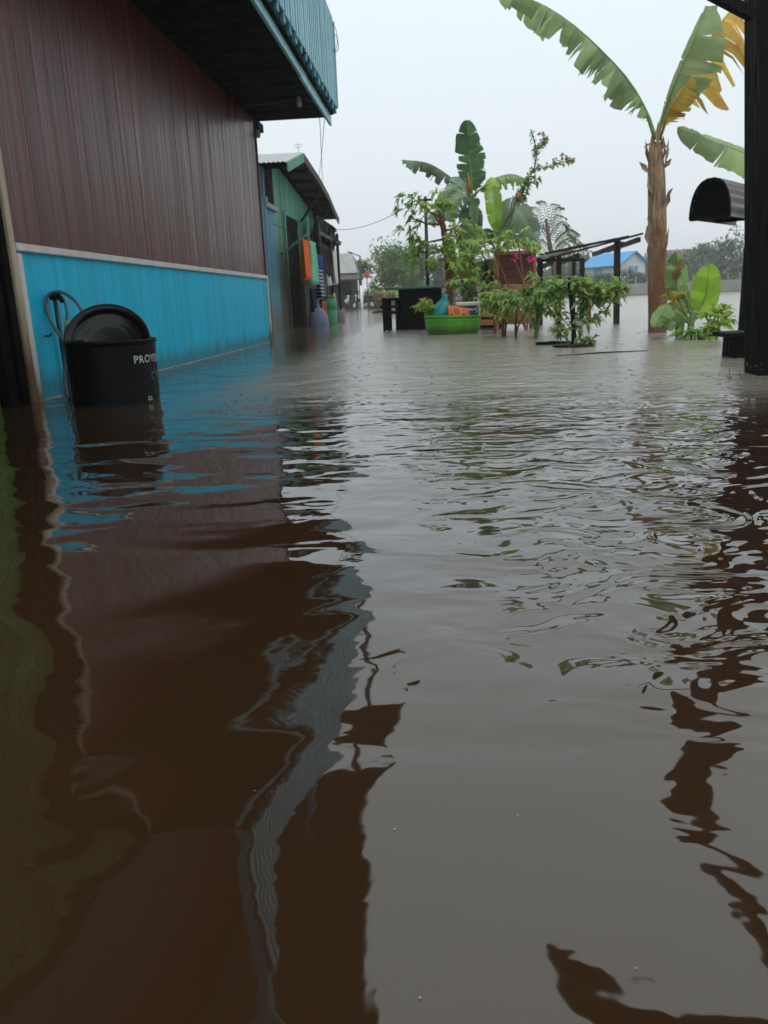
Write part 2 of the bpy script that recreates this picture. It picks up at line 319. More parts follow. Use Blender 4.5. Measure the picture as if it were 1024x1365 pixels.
def water_mat():
    m, nt, out = new_mat('muddy_flood_water'); N = nt.nodes.new; l = nt.links.new
    p = N('ShaderNodeBsdfPrincipled'); l(p.outputs[0], out.inputs[0])
    p.inputs['IOR'].default_value = 1.78; p.inputs['Specular IOR Level'].default_value = 0.5
    g = N('ShaderNodeNewGeometry'); sp = N('ShaderNodeSeparateXYZ'); l(g.outputs['Position'], sp.inputs[0])
    def noise(sc, det=2.0, rough=0.5, dist=0.0, off=(0, 0, 0), rz=0):
        mp = N('ShaderNodeMapping'); mp.inputs['Scale'].default_value = sc; mp.inputs['Location'].default_value = off; mp.inputs['Rotation'].default_value = (0, 0, rz)
        l(g.outputs['Position'], mp.inputs[0])
        n = N('ShaderNodeTexNoise'); n.inputs['Scale'].default_value = 1; n.inputs['Detail'].default_value = det; n.inputs['Roughness'].default_value = rough; n.inputs['Distortion'].default_value = dist
        l(mp.outputs[0], n.inputs['Vector']); return n.outputs[0]
    def math_(op, a, b=None, c=None):
        x = N('ShaderNodeMath'); x.operation = op
        for i, q in enumerate((a, b, c)):
            if q is None: continue
            if isinstance(q, (int, float)): x.inputs[i].default_value = q
            else: l(q, x.inputs[i])
        return x.outputs[0]
    def rng_(v, a, b, c=0.0, d=1.0):
        x = N('ShaderNodeMapRange'); x.interpolation_type = 'SMOOTHSTEP'; l(v, x.inputs[0])
        for i, q in enumerate((a, b, c, d)): x.inputs[i + 1].default_value = q
        return x.outputs[0]
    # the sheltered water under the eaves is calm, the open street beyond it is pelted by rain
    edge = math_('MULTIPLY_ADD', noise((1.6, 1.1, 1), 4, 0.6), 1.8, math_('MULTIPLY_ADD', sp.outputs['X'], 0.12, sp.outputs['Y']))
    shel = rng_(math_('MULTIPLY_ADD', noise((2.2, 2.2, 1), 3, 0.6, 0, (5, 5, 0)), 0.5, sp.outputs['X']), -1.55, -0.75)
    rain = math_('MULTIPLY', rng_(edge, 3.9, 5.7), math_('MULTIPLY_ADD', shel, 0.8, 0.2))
    ripl = math_('MULTIPLY', rng_(math_('MULTIPLY_ADD', sp.outputs['Y'], 0.22, sp.outputs['X']), -0.1, 1.1), rng_(sp.outputs['Y'], 0.5, 1.0))
    mid = math_('MULTIPLY', rng_(sp.outputs['Y'], 1.0, 2.4), 1.0)
    h = math_('MULTIPLY', noise((1.9, 2.9, 1), 1.5, 0.4, 0.6), 0.02)
    h = math_('MULTIPLY_ADD', noise((2.7, 5.0, 1), 1.5, 0.4, 0.8, (3, 1, 0), 0.25), math_('MULTIPLY_ADD', mid, 0.0062, 0.0012), h)
    h = math_('MULTIPLY_ADD', noise((5.2, 7.5, 1), 1.6, 0.45, 1.5, (7, 3, 0), -0.4), math_('MULTIPLY_ADD', ripl, 0.0155, 0.0003), h)
    h = math_('MULTIPLY_ADD', noise((13, 15, 1), 2.0, 0.5, 0.5, (1, 9, 0)), 0.00035, h)
    h = math_('MULTIPLY_ADD', noise((38, 46, 1), 3.0, 0.6), math_('MULTIPLY', rain, 0.0022), h)
    # rain rings
    vo = N('ShaderNodeTexVoronoi'); vo.inputs['Scale'].default_value = 9.0; l(g.outputs['Position'], vo.inputs['Vector'])
    rg = math_('MULTIPLY', math_('SINE', math_('MULTIPLY', vo.outputs['Distance'], 60.0)), rng_(vo.outputs['Distance'], 0.45, 0.05))
    h = math_('MULTIPLY_ADD', rg, math_('MULTIPLY', rain, 0.0006), h)
    b = N('ShaderNodeBump'); b.inputs['Strength'].default_value = 1.0; b.inputs['Distance'].default_value = 1.0
    l(h, b.inputs['Height']); l(b.outputs[0], p.inputs['Normal'])
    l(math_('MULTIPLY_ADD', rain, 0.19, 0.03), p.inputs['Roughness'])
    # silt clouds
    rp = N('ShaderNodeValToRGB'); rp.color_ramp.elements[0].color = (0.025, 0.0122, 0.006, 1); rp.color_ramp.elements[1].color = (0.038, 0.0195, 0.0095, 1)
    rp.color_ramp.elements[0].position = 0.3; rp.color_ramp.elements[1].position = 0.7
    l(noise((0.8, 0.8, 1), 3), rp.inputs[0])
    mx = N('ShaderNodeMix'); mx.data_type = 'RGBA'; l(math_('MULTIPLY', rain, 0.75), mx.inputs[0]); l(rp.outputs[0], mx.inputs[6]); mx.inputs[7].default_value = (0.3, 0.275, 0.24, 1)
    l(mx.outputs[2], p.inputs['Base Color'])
    return m
MT['water'] = water_mat()

# ------------------------------------------------------------------ the setting
mb = MB(); mb.add([(-300, -40, 0), (300, -40, 0), (300, 500, 0), (-300, 500, 0)], [(0, 1, 2, 3)])
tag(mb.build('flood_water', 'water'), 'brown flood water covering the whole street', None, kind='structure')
mb = MB(); mb.add([(-310, -45, -0.9), (310, -45, -0.9), (310, 510, -0.9), (-310, 510, -0.9)], [(0, 1, 2, 3)])
tag(mb.build('ground', 'soil'), 'muddy ground under the flood', None, kind='structure')
def land(name, poly, z, label):
    n = len(poly); mb = MB()
    mb.add([(x, y, z) for x, y in poly] + [(x + (0.0), y - 1.2, -0.85) for x, y in poly], [tuple(range(n))] + [(i, n + i, n + (i + 1) % n, (i + 1) % n) for i in range(n)])
    o = mb.build(name, 'soil'); tag(o, label, None, kind='structure'); return o
land('river_bank', [(-40, 56.5), (-6, 56.5), (-2.5, 58), (2, 66), (8, 80), (12, 89), (14, 300), (-40, 300)], 0.12, 'overgrown bank at the end of the street')
land('far_bank', [(14.5, 90), (90, 90), (120, 300), (14.6, 300)], 1.3, 'far bank across the flood')

# ------------------------------------------------------------------ leaf builders
def ban_leaf(parent, spine, width, m, nrm=(0, -0.5, 1), droop=(50, 50), tears=0.5, seed=0, petiole=0.12, name='leaf', halves=(1, 1), pm='petiole', seg=34, tipw=0.0, pr=0.016, taper=0.14, grav=0.0):
    r = random.Random(seed)
    pts = [Vector(p) for p in spine]
    # catmull-rom resample
    def cr(t):
        n = len(pts) - 1; x = min(max(t, 0), 0.9999) * n; i = int(x); f = x - i
        p0 = pts[max(i - 1, 0)]; p1 = pts[i]; p2 = pts[i + 1]; p3 = pts[min(i + 2, n)]
        return 0.5 * ((2 * p1) + (p2 - p0) * f + (2 * p0 - 5 * p1 + 4 * p2 - p3) * f * f + (3 * p1 - p0 - 3 * p2 + p3) * f ** 3)
    mb = MB(); N = Vector(nrm).normalized()
    def frame(t):
        p = cr(t); tg = (cr(min(t + 0.01, 1)) - cr(max(t - 0.01, 0))).normalized()
        sd = tg.cross(N)
        if sd.length < 1e-3: sd = Vector((1, 0, 0))
        sd.normalize(); up = sd.cross(tg).normalized(); return p, tg, sd, up
    def prof(u):   # width along the blade
        return max(tipw * (u > 0.9), (min(1, u / taper)) ** 0.7 * (1 - max(0, (u - 0.55) / 0.45) ** 2.2) ** 0.75 + 0.001)
    for hi, sg in enumerate((-1, 1)):
        if halves[hi] == 0: continue
        k = 0
        while k < seg:
            ln = 1 if r.random() < tears * 0.55 else r.randint(2, 4) if r.random() < tears else r.randint(5, 11)
            k2 = min(seg, k + ln)
            dr = R(droop[hi]) + r.uniform(-0.3, 0.45) * tears
            cut = 1 - r.random() ** 2 * 0.55 * tears; sway = r.uniform(-0.1, 0.16) * tears
            vs = []; fs = []
            for j in range(k, k2 + 1):
                u = j / seg; t = petiole + (1 - petiole) * u
                p, tg, sd, up = frame(t); w = width * prof(u) * halves[hi] * cut
                sh = 0.0
                if j == k and k > 0: sh = 0.12 * tears / seg * 3
                if j == k2 and k2 < seg: sh = -0.12 * tears / seg * 3
                wob = 0.03 * math.sin(j * 2.1 + seed) 
                a1 = dr * 0.45 + wob; a2 = dr * 1.1 + wob; a3 = dr * 1.55
                o1 = sd * sg * math.cos(a1) - up * math.sin(a1)
                o2 = sd * sg * math.cos(a2) - up * math.sin(a2)
                o3 = sd * sg * math.cos(a3) - up * math.sin(a3)
                q1 = p + o1 * w * 0.3; q2 = q1 + o2 * w * 0.4 + tg * (w * (0.1 + sway) + sh); q3 = q2 + o3 * w * (0.3 + r.uniform(-0.04, 0.04)) + tg * (w * (0.06 + sway) + sh * 2)
                q2 = q2 - Vector((0, 0, grav * w * 0.35)); q3 = q3 - Vector((0, 0, grav * w * (0.9 + 0.5 * sway)))
                vs += [p + up * 0.002, q1, q2, q3]
            for j in range(k2 - k):
                b = j * 4
                for c in range(3): fs.append((b + c, b + 4 + c, b + 5 + c, b + 1 + c))
            mb.add(vs, fs); k = k2
    o = mb.build(name, m, parent, smooth=True)
    tb = MB(); n = 14
    tb.tube([cr(i / n) - frame(i / n)[3] * 0.004 for i in range(n + 1)], [pr * (1 - 0.85 * i / n) for i in range(n + 1)], 6)
    tb.build('midrib', pm, o, smooth=True)
    return o

def whorl(mb, tip, axis, n, ln, w, r, spread=(35, 95), droop=0.25):
    axis = Vector(axis).normalized(); a = axis.cross(Vector((0.2, 0.9, 0.3))).normalized(); b = axis.cross(a)
    for i in range(n):
        an = 2 * math.pi * (i * 0.381966) + r.uniform(-0.3, 0.3); el = R(r.uniform(*spread))
        d = axis * math.cos(el) + (a * math.cos(an) + b * math.sin(an)) * math.sin(el)
        mb.leaf(Vector(tip) - axis * ln * 0.3 * r.random(), d, axis + Vector((0, 0, 0.3)), ln * r.uniform(0.65, 1.15), w * r.uniform(0.75, 1.2), droop * r.uniform(0.4, 1.6))

def palmate(mb, p, axis, nl, ln, w, r, droop=0.3):
    """one hand-shaped leaf"""
    axis = Vector(axis); axis.z *= 0.4; axis.normalize(); up = Vector((r.uniform(-.3, .3), r.uniform(-.4, .1), 1)).normalized()
    sd = axis.cross(up).normalized()
    for i in range(nl):
        an = R(-110 + 220 * i / (nl - 1)); d = axis * math.cos(an) + sd * math.sin(an)
        mb.leaf(p, d, up, ln * (1 - 0.3 * abs(an) / 2) * r.uniform(0.85, 1.1), w, droop * r.uniform(0.5, 1.4))

def crown(mb, c, rad, n, size, r, clumps=22, shell=0.45):
    """leaf-sized faces spread in clumps through an uneven volume"""
    c = Vector(c); cl = []
    for i in range(clumps):
        while True:
            v = Vector((r.uniform(-1, 1), r.uniform(-1, 1), r.uniform(-1, 1)))
            if shell < v.length < 1: break
        cl.append((Vector((v.x * rad[0], v.y * rad[1], v.z * rad[2])), r.uniform(0.16, 0.36)))
    for i in range(n):
        o, k = cl[r.randrange(clumps)]
        cg = lambda: max(-1.5, min(1.5, r.gauss(0, 0.85)))
        g = Vector((cg() * rad[0] * k, cg() * rad[1] * k, cg() * 0.8 * rad[2] * k))
        d = Vector((r.gauss(0, 1), r.gauss(0, 1), r.gauss(-0.25, 0.6))).normalized()
        mb.leaf(c + o + g, d, (r.gauss(0, .5), r.gauss(0, .5), 1), size * r.uniform(0.6, 1.35), size * 0.5 * r.uniform(0.7, 1.3), 0.15)

def tree(name, base, h, rad, label, r, m='leaf_tree', n=2600, size=0.22, tr=0.09, group=None, clumps=24, crown_c=None, bark='bark_grey'):
    base = Vector(base); t = thing(name, base, label, 'tree', group)
    cc = base + Vector((r.uniform(-.2, .2), r.uniform(-.2, .2), h - rad[2])) if crown_c is None else Vector(crown_c)
    tb = MB(); mid = base.lerp(cc, 0.55) + Vector((r.uniform(-.15, .15), r.uniform(-.15, .15), 0))
    tb.tube([base - Vector((0, 0, 0.3)), mid, cc], [tr, tr * 0.75, tr * 0.35], 8)
    for i in range(7):
        v = Vector((r.uniform(-1, 1) * rad[0], r.uniform(-1, 1) * rad[1], r.uniform(-0.5, 0.8) * rad[2])) * 0.75
        s0 = base.lerp(cc, r.uniform(0.5, 0.95)); tb.tube([s0, s0.lerp(cc + v, 0.5) + Vector((0, 0, 0.1)), cc + v], [tr * 0.45, tr * 0.3, tr * 0.1], 6)
    tb.build('trunk', bark, t, smooth=True)
    lb = MB(); crown(lb, cc, rad, n, size, r, clumps); lb.build('crown', m, t)
    return t

# ------------------------------------------------------------------ the brown and blue house on the left
HX = -2.42; HY0 = 4.55; HY1 = 11.2
house = thing('wooden_house', (HX, 7.5, 0), 'two-storey wooden house, brown boards over a sky blue dado, teal balcony', 'house')
def board_mesh(w, h, t, m, ch=0.004):      # a vertical board, face towards +X, origin at its bottom centre
    b = MB(); z0 = 0
    prof = [(-t / 2, -w / 2), (t / 2 - ch, -w / 2), (t / 2, -w / 2 + ch), (t / 2, w / 2 - ch), (t / 2 - ch, w / 2), (-t / 2, w / 2)]
    n = len(prof); b.add([(x, y, 0) for x, y in prof] + [(x, y, h) for x, y in prof],
                         [(i, (i + 1) % n, n + (i + 1) % n, n + i) for i in range(n)] + [tuple(reversed(range(n))), tuple(range(n, 2 * n))])
    return piece_mesh(b, 'plank', m)
up_me = board_mesh(1.0, 2.2, 0.02, 'brown_board', 0.006)
y = HY0
while y < HY1 - 0.03:
    w = min(rng.choice((0.085, 0.1, 0.1, 0.115, 0.13)), HY1 - y)
    put(up_me, 'plank', house, (HX + rng.uniform(-0.001, 0.001), y + w / 2, 0.9), (1, w - 0.0006, 0.98 + rng.uniform(0, 0.02)), (0, rng.uniform(-0.0012, 0.0012), rng.uniform(-0.012, 0.012)))
    y += w
blue_me = board_mesh(1.0, 1.6, 0.018, 'blue_board', 0.005)
y = HY0
while y < HY1 - 0.02:
    w = min(0.078, HY1 - y)
    put(blue_me, 'dado_plank', house, (HX + 0.004 + rng.uniform(-0.001, 0.001), y + w / 2, -0.74), (1, w - 0.0004, 1), (0, 0, rng.uniform(-0.004, 0.004)))
    y += w
mb = MB(); mb.box((HX - 0.06, (HY0 + HY1) / 2, 1.15), (0.08, HY1 - HY0 - 0.02, 4.0)); mb.build('wall_frame', 'black_wood', house)
mb = MB(); mb.box((HX + 0.022, (HY0 + HY1) / 2 - 0.02, 0.875), (0.045, HY1 - HY0 + 0.02, 0.045), ch=0.006); mb.build('dado_rail', 'white_trim', house)
mb = MB(); mb.box((HX + 0.02, HY0 - 0.012, 0.04), (0.05, 0.05, 1.6), ch=0.006); mb.build('corner_trim', 'white_trim', house)
mb = MB(); mb.box((HX + 0.016, HY1 + 0.012, 0.05), (0.05, 0.04, 1.65), ch=0.006); mb.build('corner_trim', 'white_trim', house)
mb = MB(); mb.box((HX + 0.002, HY1 + 0.016, 2.0), (0.05, 0.035, 2.25), ch=0.006); mb.build('corner_trim', 'brown_dark', house)
for k, (dy, w, mm, x) in enumerate(((-0.07, 0.06, 'old_post', 0.015), (-0.145, 0.08, 'black_wood', 0.0), (-0.24, 0.1, 'black_wood', -0.02))):
    mb = MB(); mb.box((HX + x, HY0 + dy, 1.2), (0.06, w - 0.006, 3.9), ch=0.007); mb.build('corner_post', mm, house)
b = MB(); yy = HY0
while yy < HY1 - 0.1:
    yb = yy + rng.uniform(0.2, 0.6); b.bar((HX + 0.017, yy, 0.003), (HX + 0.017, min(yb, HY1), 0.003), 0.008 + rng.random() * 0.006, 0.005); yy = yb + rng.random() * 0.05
o = b.build('waterline_glint', 'foam', house); o['kind'] = 'stuff'  # pale strip painting the bright reflection of the meniscus; borrows the foam colour
# end wall and back wall of the house
mb = MB(); mb.box((HX - 2.1, HY1 - 0.03, 2.9), (4.0, 0.06, 6.8)); mb.build('end_wall', 'brown_dark', house)
# balcony
BX = -1.46; BY0 = 4.4; BY1 = 11.35; BZ = 2.86
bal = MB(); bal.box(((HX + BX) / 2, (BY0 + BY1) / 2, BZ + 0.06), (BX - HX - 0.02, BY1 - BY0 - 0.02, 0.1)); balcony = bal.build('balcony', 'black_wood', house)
jm = MB(); jm.box((0, 0, 0), (BX - HX - 0.01, 0.07, 0.1), ch=0.005); jme = piece_mesh(jm, 'joist', 'black_wood')
yy = BY0 + 0.25
while yy < BY1: put(jme, 'joist', balcony, ((HX + BX) / 2, yy, BZ + 0.052)); yy += 0.62
for (y0, y1, dz) in ((4.4, 5.9, 0.0), (5.91, 9.2, 0.006), (9.21, 11.62, -0.012)):
    mb = MB(); mb.bar((BX + 0.012, y0, BZ + 0.03 + dz), (BX + 0.012, y1, BZ + 0.03 + dz), 0.03, 0.11); mb.build('fascia', 'teal_light', balcony)
bm_ = MB(); bm_.box((0, 0, 0), (0.08, 0.1, 0.09), ch=0.006); bme = piece_mesh(bm_, 'bracket', 'teal_paint')
yy = BY0 + 0.2
while yy < BY1 + 0.2: put(bme, 'bracket', balcony, (BX + 0.07, yy, BZ + 0.13 + rng.uniform(-0.008, 0.008)), (1, rng.uniform(0.8, 1.15), 1)); yy += 0.30
mb = MB(); mb.bar((BX + 0.052, BY0, BZ + 0.125), (BX + 0.052, BY1 + 0.15, BZ + 0.125), 0.045, 0.11); mb.build('edge_beam', 'black_wood', balcony)
mb = MB(); mb.bar((BX + 0.07, BY0, BZ + 0.215), (BX + 0.07, BY1 + 0.2, BZ + 0.215), 0.05, 0.06); mb.build('bottom_rail', 'teal_paint', balcony)
mb = MB(); mb.bar((BX + 0.08, BY0, BZ + 1.21), (BX + 0.08, BY1 + 0.2, BZ + 1.21), 0.07, 0.05); mb.build('handrail', 'teal_paint', balcony)
pk = MB(); pk.box((0, 0, 0.5), (0.022, 0.1, 1.03), ch=0.004); pme = piece_mesh(pk, 'picket', 'teal_light')
yy = BY0 + 0.06
while yy < BY1 + 0.2: put(pme, 'picket', balcony, (BX + 0.115 + rng.uniform(-0.003, 0.003), yy, BZ + 0.16 + rng.uniform(-0.012, 0.012)), (1, 0.78 + rng.uniform(-0.06, 0.06), 1), (rng.uniform(-0.008, 0.008), 0, 0)); yy += 0.138 + rng.uniform(-0.004, 0.006)
for i in range(7): put(pme, 'picket', balcony, (HX + 0.1 + i * 0.16, BY1 + 0.17, BZ + 0.17), (1, 0.8, 1), (0, 0, R(90)))
for yy in (4.5, 7.8, 11.3):
    mb = MB(); mb.box((BX - 0.01, yy, BZ + 1.62), (0.09, 0.09, 2.9), ch=0.008); mb.build('balcony_post', 'teal_paint', balcony)
mb = MB(); mb.bar((HX + 0.0, HY1 + 0.05, BZ - 0.03), (HX + 0.0, HY1 + 0.42, BZ - 0.03), 0.09, 0.1); mb.build('beam_end', 'black_wood', house)
mb = MB(); mb.lathe((HX + 0.04, HY1 + 0.06, BZ - 0.16), [(0.0, -0.05), (0.03, -0.04), (0.035, 0.0), (0.02, 0.03), (0.03, 0.05), (0, 0.06)], 10); mb.build('insulator', 'cream', house, smooth=True)
# upper storey (its eaves are mirrored in the water)
mb = MB(); mb.box((HX - 0.1, 5.5, 4.7), (0.1, 11.2, 3.2)); uw = mb.build('upper_wall', 'brown_dark', house)
mb = MB(); mb.box((HX - 0.03, 8.2, 4.3), (0.06, 0.9, 2.0), ch=0.01); mb.build('door', 'teal_light', house)
rf = MB()
rf.add([(-0.98, -1, 6.02), (-0.98, 12.0, 6.02), (-4.6, 12.0, 7.6), (-4.6, -1, 7.6), (-0.98, -1, 6.08), (-0.98, 12.0, 6.08), (-4.6, 12.0, 7.66), (-4.6, -1, 7.66)], [(3, 2, 1, 0), (4, 5, 6, 7), (0, 1, 5, 4), (1, 2, 6, 5), (2, 3, 7, 6), (3, 0, 4, 7)])
roof = rf.build('roof', 'rust_zinc', house)
mb = MB(); mb.bar((-0.96, -1, 5.98), (-0.96, 12.0, 5.98), 0.03, 0.18); mb.build('eave_board', 'brown_dark', roof)
# lamp under the balcony
t = thing('ceiling_lamp', at(397, 112, 10.2), 'small bulb lamp holder under the dark balcony soffit', 'lamp')
p = Vector(t.location); p.z = BZ + 0.0; t.location = p; t['_w'] = tuple(p)
mb = MB(); mb.box(p + Vector((0, 0, 0.04)), (0.1, 0.1, 0.03), ch=0.004); mb.build('base_plate', 'grey_wood', t)
mb = MB(); mb.lathe(p, [(0.02, 0.03), (0.022, 0.0), (0.035, -0.05), (0.03, -0.09), (0.0, -0.1)], 12); mb.build('bulb', 'cream', t, smooth=True)
mb = MB(); mb.tube([(HX + 0.05, p.y + 0.2, BZ - 0.005), (p.x - 0.3, p.y + 0.1, BZ - 0.02), (p.x, p.y, BZ + 0.02), (BX, p.y + 0.3, BZ - 0.005)], 0.006, 5); mb.build('cable', 'wire_grey', t)
# loops of cable on the railing corner
mb = MB(); c = at(444, 62, 11.4); pts = []
for i in range(60):
    a = i / 59 * 4.4 * math.pi; rr = 0.13 + 0.05 * math.sin(i * 0.23)
    pts.append(c + Vector((0.04 + math.cos(a) * rr * 0.35 - 0.02, 0.1 * math.sin(i * 0.13), math.sin(a) * rr + 0.1 * math.sin(i * 0.05) - 0.05)))
mb.tube(pts, 0.004, 5); single(mb, 'cable_coil', 'wire_grey', c - Vector((0, 0, 0.2)), 'loops of thin cable hanging on the balcony railing corner', 'cable', smooth=True)

# ------------------------------------------------------------------ green wall of the next house, nearest the camera
ng = thing('green_house', (HX - 0.1, 3.0, 0), 'dark green boarded wall next to the weathered corner post', 'house')
gme = board_mesh(1.0, 3.66, 0.02, 'green_dark', 0.03)
y = 0.6
while y < HY0 - 0.32: put(gme, 'plank', ng, (HX - 0.05 + rng.uniform(-0.003, 0.003), y + 0.07, -0.8), (1, 0.137, 1)); y += 0.14
mb = MB(); mb.box((HX - 0.14, 2.3, 1.2), (0.1, 4.3, 4.0)); mb.build('wall_frame', 'black_wood', ng)
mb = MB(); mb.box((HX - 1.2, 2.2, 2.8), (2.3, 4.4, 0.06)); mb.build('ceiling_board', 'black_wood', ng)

# ------------------------------------------------------------------ tub, basin, hose
BC = Vector((-1.865, 4.42, 0)); BR = 0.246
bucket = thing('drum_tub', BC, 'black cut-down plastic drum standing in the water, white lettering on its side', 'tub')
prof = [(BR * 0.965, -0.3), (BR * 0.97, 0.0), (BR * 0.985, 0.2), (BR, 0.315), (BR * 1.005, 0.328), (BR * 1.035, 0.331), (BR * 1.04, 0.342), (BR * 1.03, 0.349), (BR * 1.0, 0.348), (BR * 0.965, 0.335), (BR * 0.95, 0.2), (BR * 0.93, 0.02), (0, 0.015)]
mb = MB(); mb.lathe(BC, prof, 64); mb.build('drum_body', 'black_plastic', bucket, smooth=True)
def wrap_text(txt, size, ang0, z0, m, name, parent, C, rad):
    cu = bpy.data.curves.new('t', 'FONT'); cu.body = txt; cu.size = size; cu.space_character = 1.12; cu.resolution_u = 3; cu.offset = size * 0.018
    ob = bpy.data.objects.new('t', cu); COL.objects.link(ob); bpy.context.view_layer.update()
    dg = bpy.context.evaluated_depsgraph_get(); me = bpy.data.meshes.new_from_object(ob.evaluated_get(dg))
    b = MB(); vs = []
    for v in me.vertices:
        a = ang0 + v.co.x / rad; rr = rad * (0.974 + 0.045 * max(0, (z0 + v.co.y)) ** 1) + 0.0035
        vs.append(C + Vector((math.cos(a) * rr, math.sin(a) * rr, z0 + v.co.y)))
    b.add(vs, [tuple(p.vertices) for p in me.polygons])
    bpy.data.objects.remove(ob); return b.build(name, m, parent)
A0 = math.atan2(-BC.y, -BC.x)        # the side that faces the street
wrap_text('PROYEK', 0.058, A0 + 0.46, 0.222, 'white_mark', 'lettering', bucket, BC, BR)
wrap_text('CV', 0.062, A0 + 0.93, 0.125, 'grey_mark', 'lettering', bucket, BC, BR)
wrap_text('02', 0.034, A0 + 0.74, 0.012, 'white_mark', 'lettering', bucket, BC, BR)
bc = BC + Vector((-0.035, 0.06, 0.33))
tilt = Matrix.Rotation(R(-5), 3, 'Y') @ Matrix.Rotation(R(20), 3, 'Z') @ Matrix.Rotation(R(62), 3, 'X')
basin = thing('basin', bc - Vector((0, 0, 0.13)), 'upturned glossy black basin leaning inside the drum', 'basin')
mb = MB(); q = 0.94
bo_ = bc + Vector((-0.02, 0.04, 0.005))
prof = [(0.0, -0.062), (0.12, -0.06), (0.155, -0.055), (0.163, -0.05), (0.167, -0.051), (0.175, -0.043), (0.179, -0.044), (0.187, -0.034), (0.191, -0.035), (0.2, -0.02), (0.212, -0.004), (0.222, 0.002), (0.238, 0.004), (0.24, -0.004), (0.222, -0.012), (0.17, -0.066), (0.0, -0.07)]
mb.lathe(bo_, prof, 56, rot=tilt)
mb.build('bowl', 'gloss_black', basin, smooth=True)
mb = MB(); mb.tube([bo_ + tilt @ Vector((0.234 * math.cos(i * 2 * math.pi / 56), 0.234 * math.sin(i * 2 * math.pi / 56), 0.0)) for i in range(57)], 0.008, 6, caps=False); mb.build('rim', 'gloss_black', basin, smooth=True)
# hose looped over a hook
hp = lambda u, v, Y: at(u, v, Y)
hose_pts = [hp(90, 530, 4.62), hp(86, 500, 4.66), hp(88, 462, 4.68), hp(80, 448, 4.72), hp(68, 428, 4.76), hp(61, 408, 4.8), hp(64, 394, 4.82), hp(76, 389, 4.82), hp(88, 392, 4.8), hp(101, 402, 4.76), hp(110, 416, 4.75), hp(118, 432, 4.73), hp(122, 452, 4.7)]
def smooth_pts(p, n=6):
    out = []
    for i in range(len(p) - 1):
        p0 = p[max(i - 1, 0)]; p1 = p[i]; p2 = p[i + 1]; p3 = p[min(i + 2, len(p) - 1)]
        for k in range(n):
            f = k / n; out.append(0.5 * ((2 * p1) + (p2 - p0) * f + (2 * p0 - 5 * p1 + 4 * p2 - p3) * f * f + (3 * p1 - p0 - 3 * p2 + p3) * f ** 3))
    return out + [p[-1]]
hs = thing('garden_hose', (hose_pts[0].x, hose_pts[0].y, 0), 'grey hose looped over a hook on the blue dado', 'hose')
mb = MB(); mb.tube(smooth_pts(hose_pts), 0.0105, 8); mb.build('hose_loop', 'hose', hs, smooth=True)
mb = MB(); mb.tube(smooth_pts([hp(76, 392, 4.84), hp(84, 398, 4.82), hp(89, 412, 4.8), hp(89, 430, 4.78), hp(87, 446, 4.74), hp(90, 470, 4.7)]), 0.0095, 8); mb.build('hose_tail', 'hose', hs, smooth=True)
mb = MB(); mb.tube([hp(90, 428, 4.775), hp(89, 437, 4.76)], [0.014, 0.013], 8); mb.build('connector', 'yellow_bit', hs, smooth=True)
wp = at(74, 400, 4.86)
t = thing('standpipe', (wp.x, wp.y, 0), 'dark blue water pipe with tap against the blue dado', 'pipe')
mb = MB(); mb.tube([(HX + 0.05, 4.9, -0.4), (HX + 0.05, 4.88, 0.3), wp + Vector((0, 0, 0.0))], 0.016, 8); mb.build('riser', 'pipe_blue', t, smooth=True)
mb = MB(); mb.tube([wp + Vector((-0.02, 0, 0.015)), wp + Vector((0.05, -0.05, 0.02)), wp + Vector((0.075, -0.07, -0.01))], [0.02, 0.017, 0.014], 8); mb.box(wp + Vector((0.035, -0.03, 0.045)), (0.05, 0.012, 0.012)); mb.build('tap', 'black_plastic', t, smooth=False)
hk = at(194, 443, 4.75); hk.x = HX + 0.03
mb = MB(); mb.tube([(HX + 0.005, hk.y, hk.z), (HX + 0.045, hk.y, hk.z), (HX + 0.055, hk.y, hk.z + 0.015)], 0.006, 6); single(mb, 'wall_hook', 'black_plastic', hk, 'tiny black hook on the blue dado beside the basin', 'hook')

# ------------------------------------------------------------------ mint green house up the street
def corr(mb, p00, p10, p01, wave=0.09, amp=0.014, nv=3, bend=0.0):
    """corrugated sheet: p00-p10 across the waves, p00-p01 along them"""
    a = p10 - p00; b = p01 - p00; n = a.cross(b).normalized()
    if n.z < 0: n = -n
    nu = max(4, int(a.length / wave * 4))
    mb.sheet(lambda u, v: p00 + a * u + b * v + n * (amp * math.sin(u * a.length / wave * 2 * math.pi) + bend * math.sin(math.pi * v)), nu, nv)
GX = -3.45
gh = thing('green_house', (GX, 18.5, 0), 'mint green plank house with sagging zinc roof and mud-stained boards', 'house')
gm = board_mesh(1.0, 4.3, 0.022, 'green_board', 0.03)
blp = board_mesh(1.0, 3.2, 0.022, 'blue_panel', 0.03)
y = 16.3
while y < 22.6:
    w = rng.uniform(0.16, 0.21)
    top = min(3.5, 3.08 + (y - 16.3) * 0.2) if y < 18 else 3.35 - (y - 18) * 0.1
    if y < 17.35:
        put(blp, 'blue_plank', gh, (GX + rng.uniform(-0.004, 0.004), y + w / 2, -0.8), (1, w - 0.004, 1)); put(gm, 'plank', gh, (GX - 0.02, y + w / 2, 2.4), (1, w - 0.004, (top - 2.4) / 4.3))
    elif 18.35 < y < 20.1: put(gm, 'plank', gh, (GX, y + w / 2, 2.45), (1, w - 0.004, (top - 2.45) / 4.3))
    else: put(gm, 'plank', gh, (GX + rng.uniform(-0.006, 0.006), y + w / 2, -0.8), (1, w - 0.004, (top + 0.8) / 4.3))
    y += w
bp = board_mesh(1.0, 3.7, 0.022, 'blue_panel', 0.03)
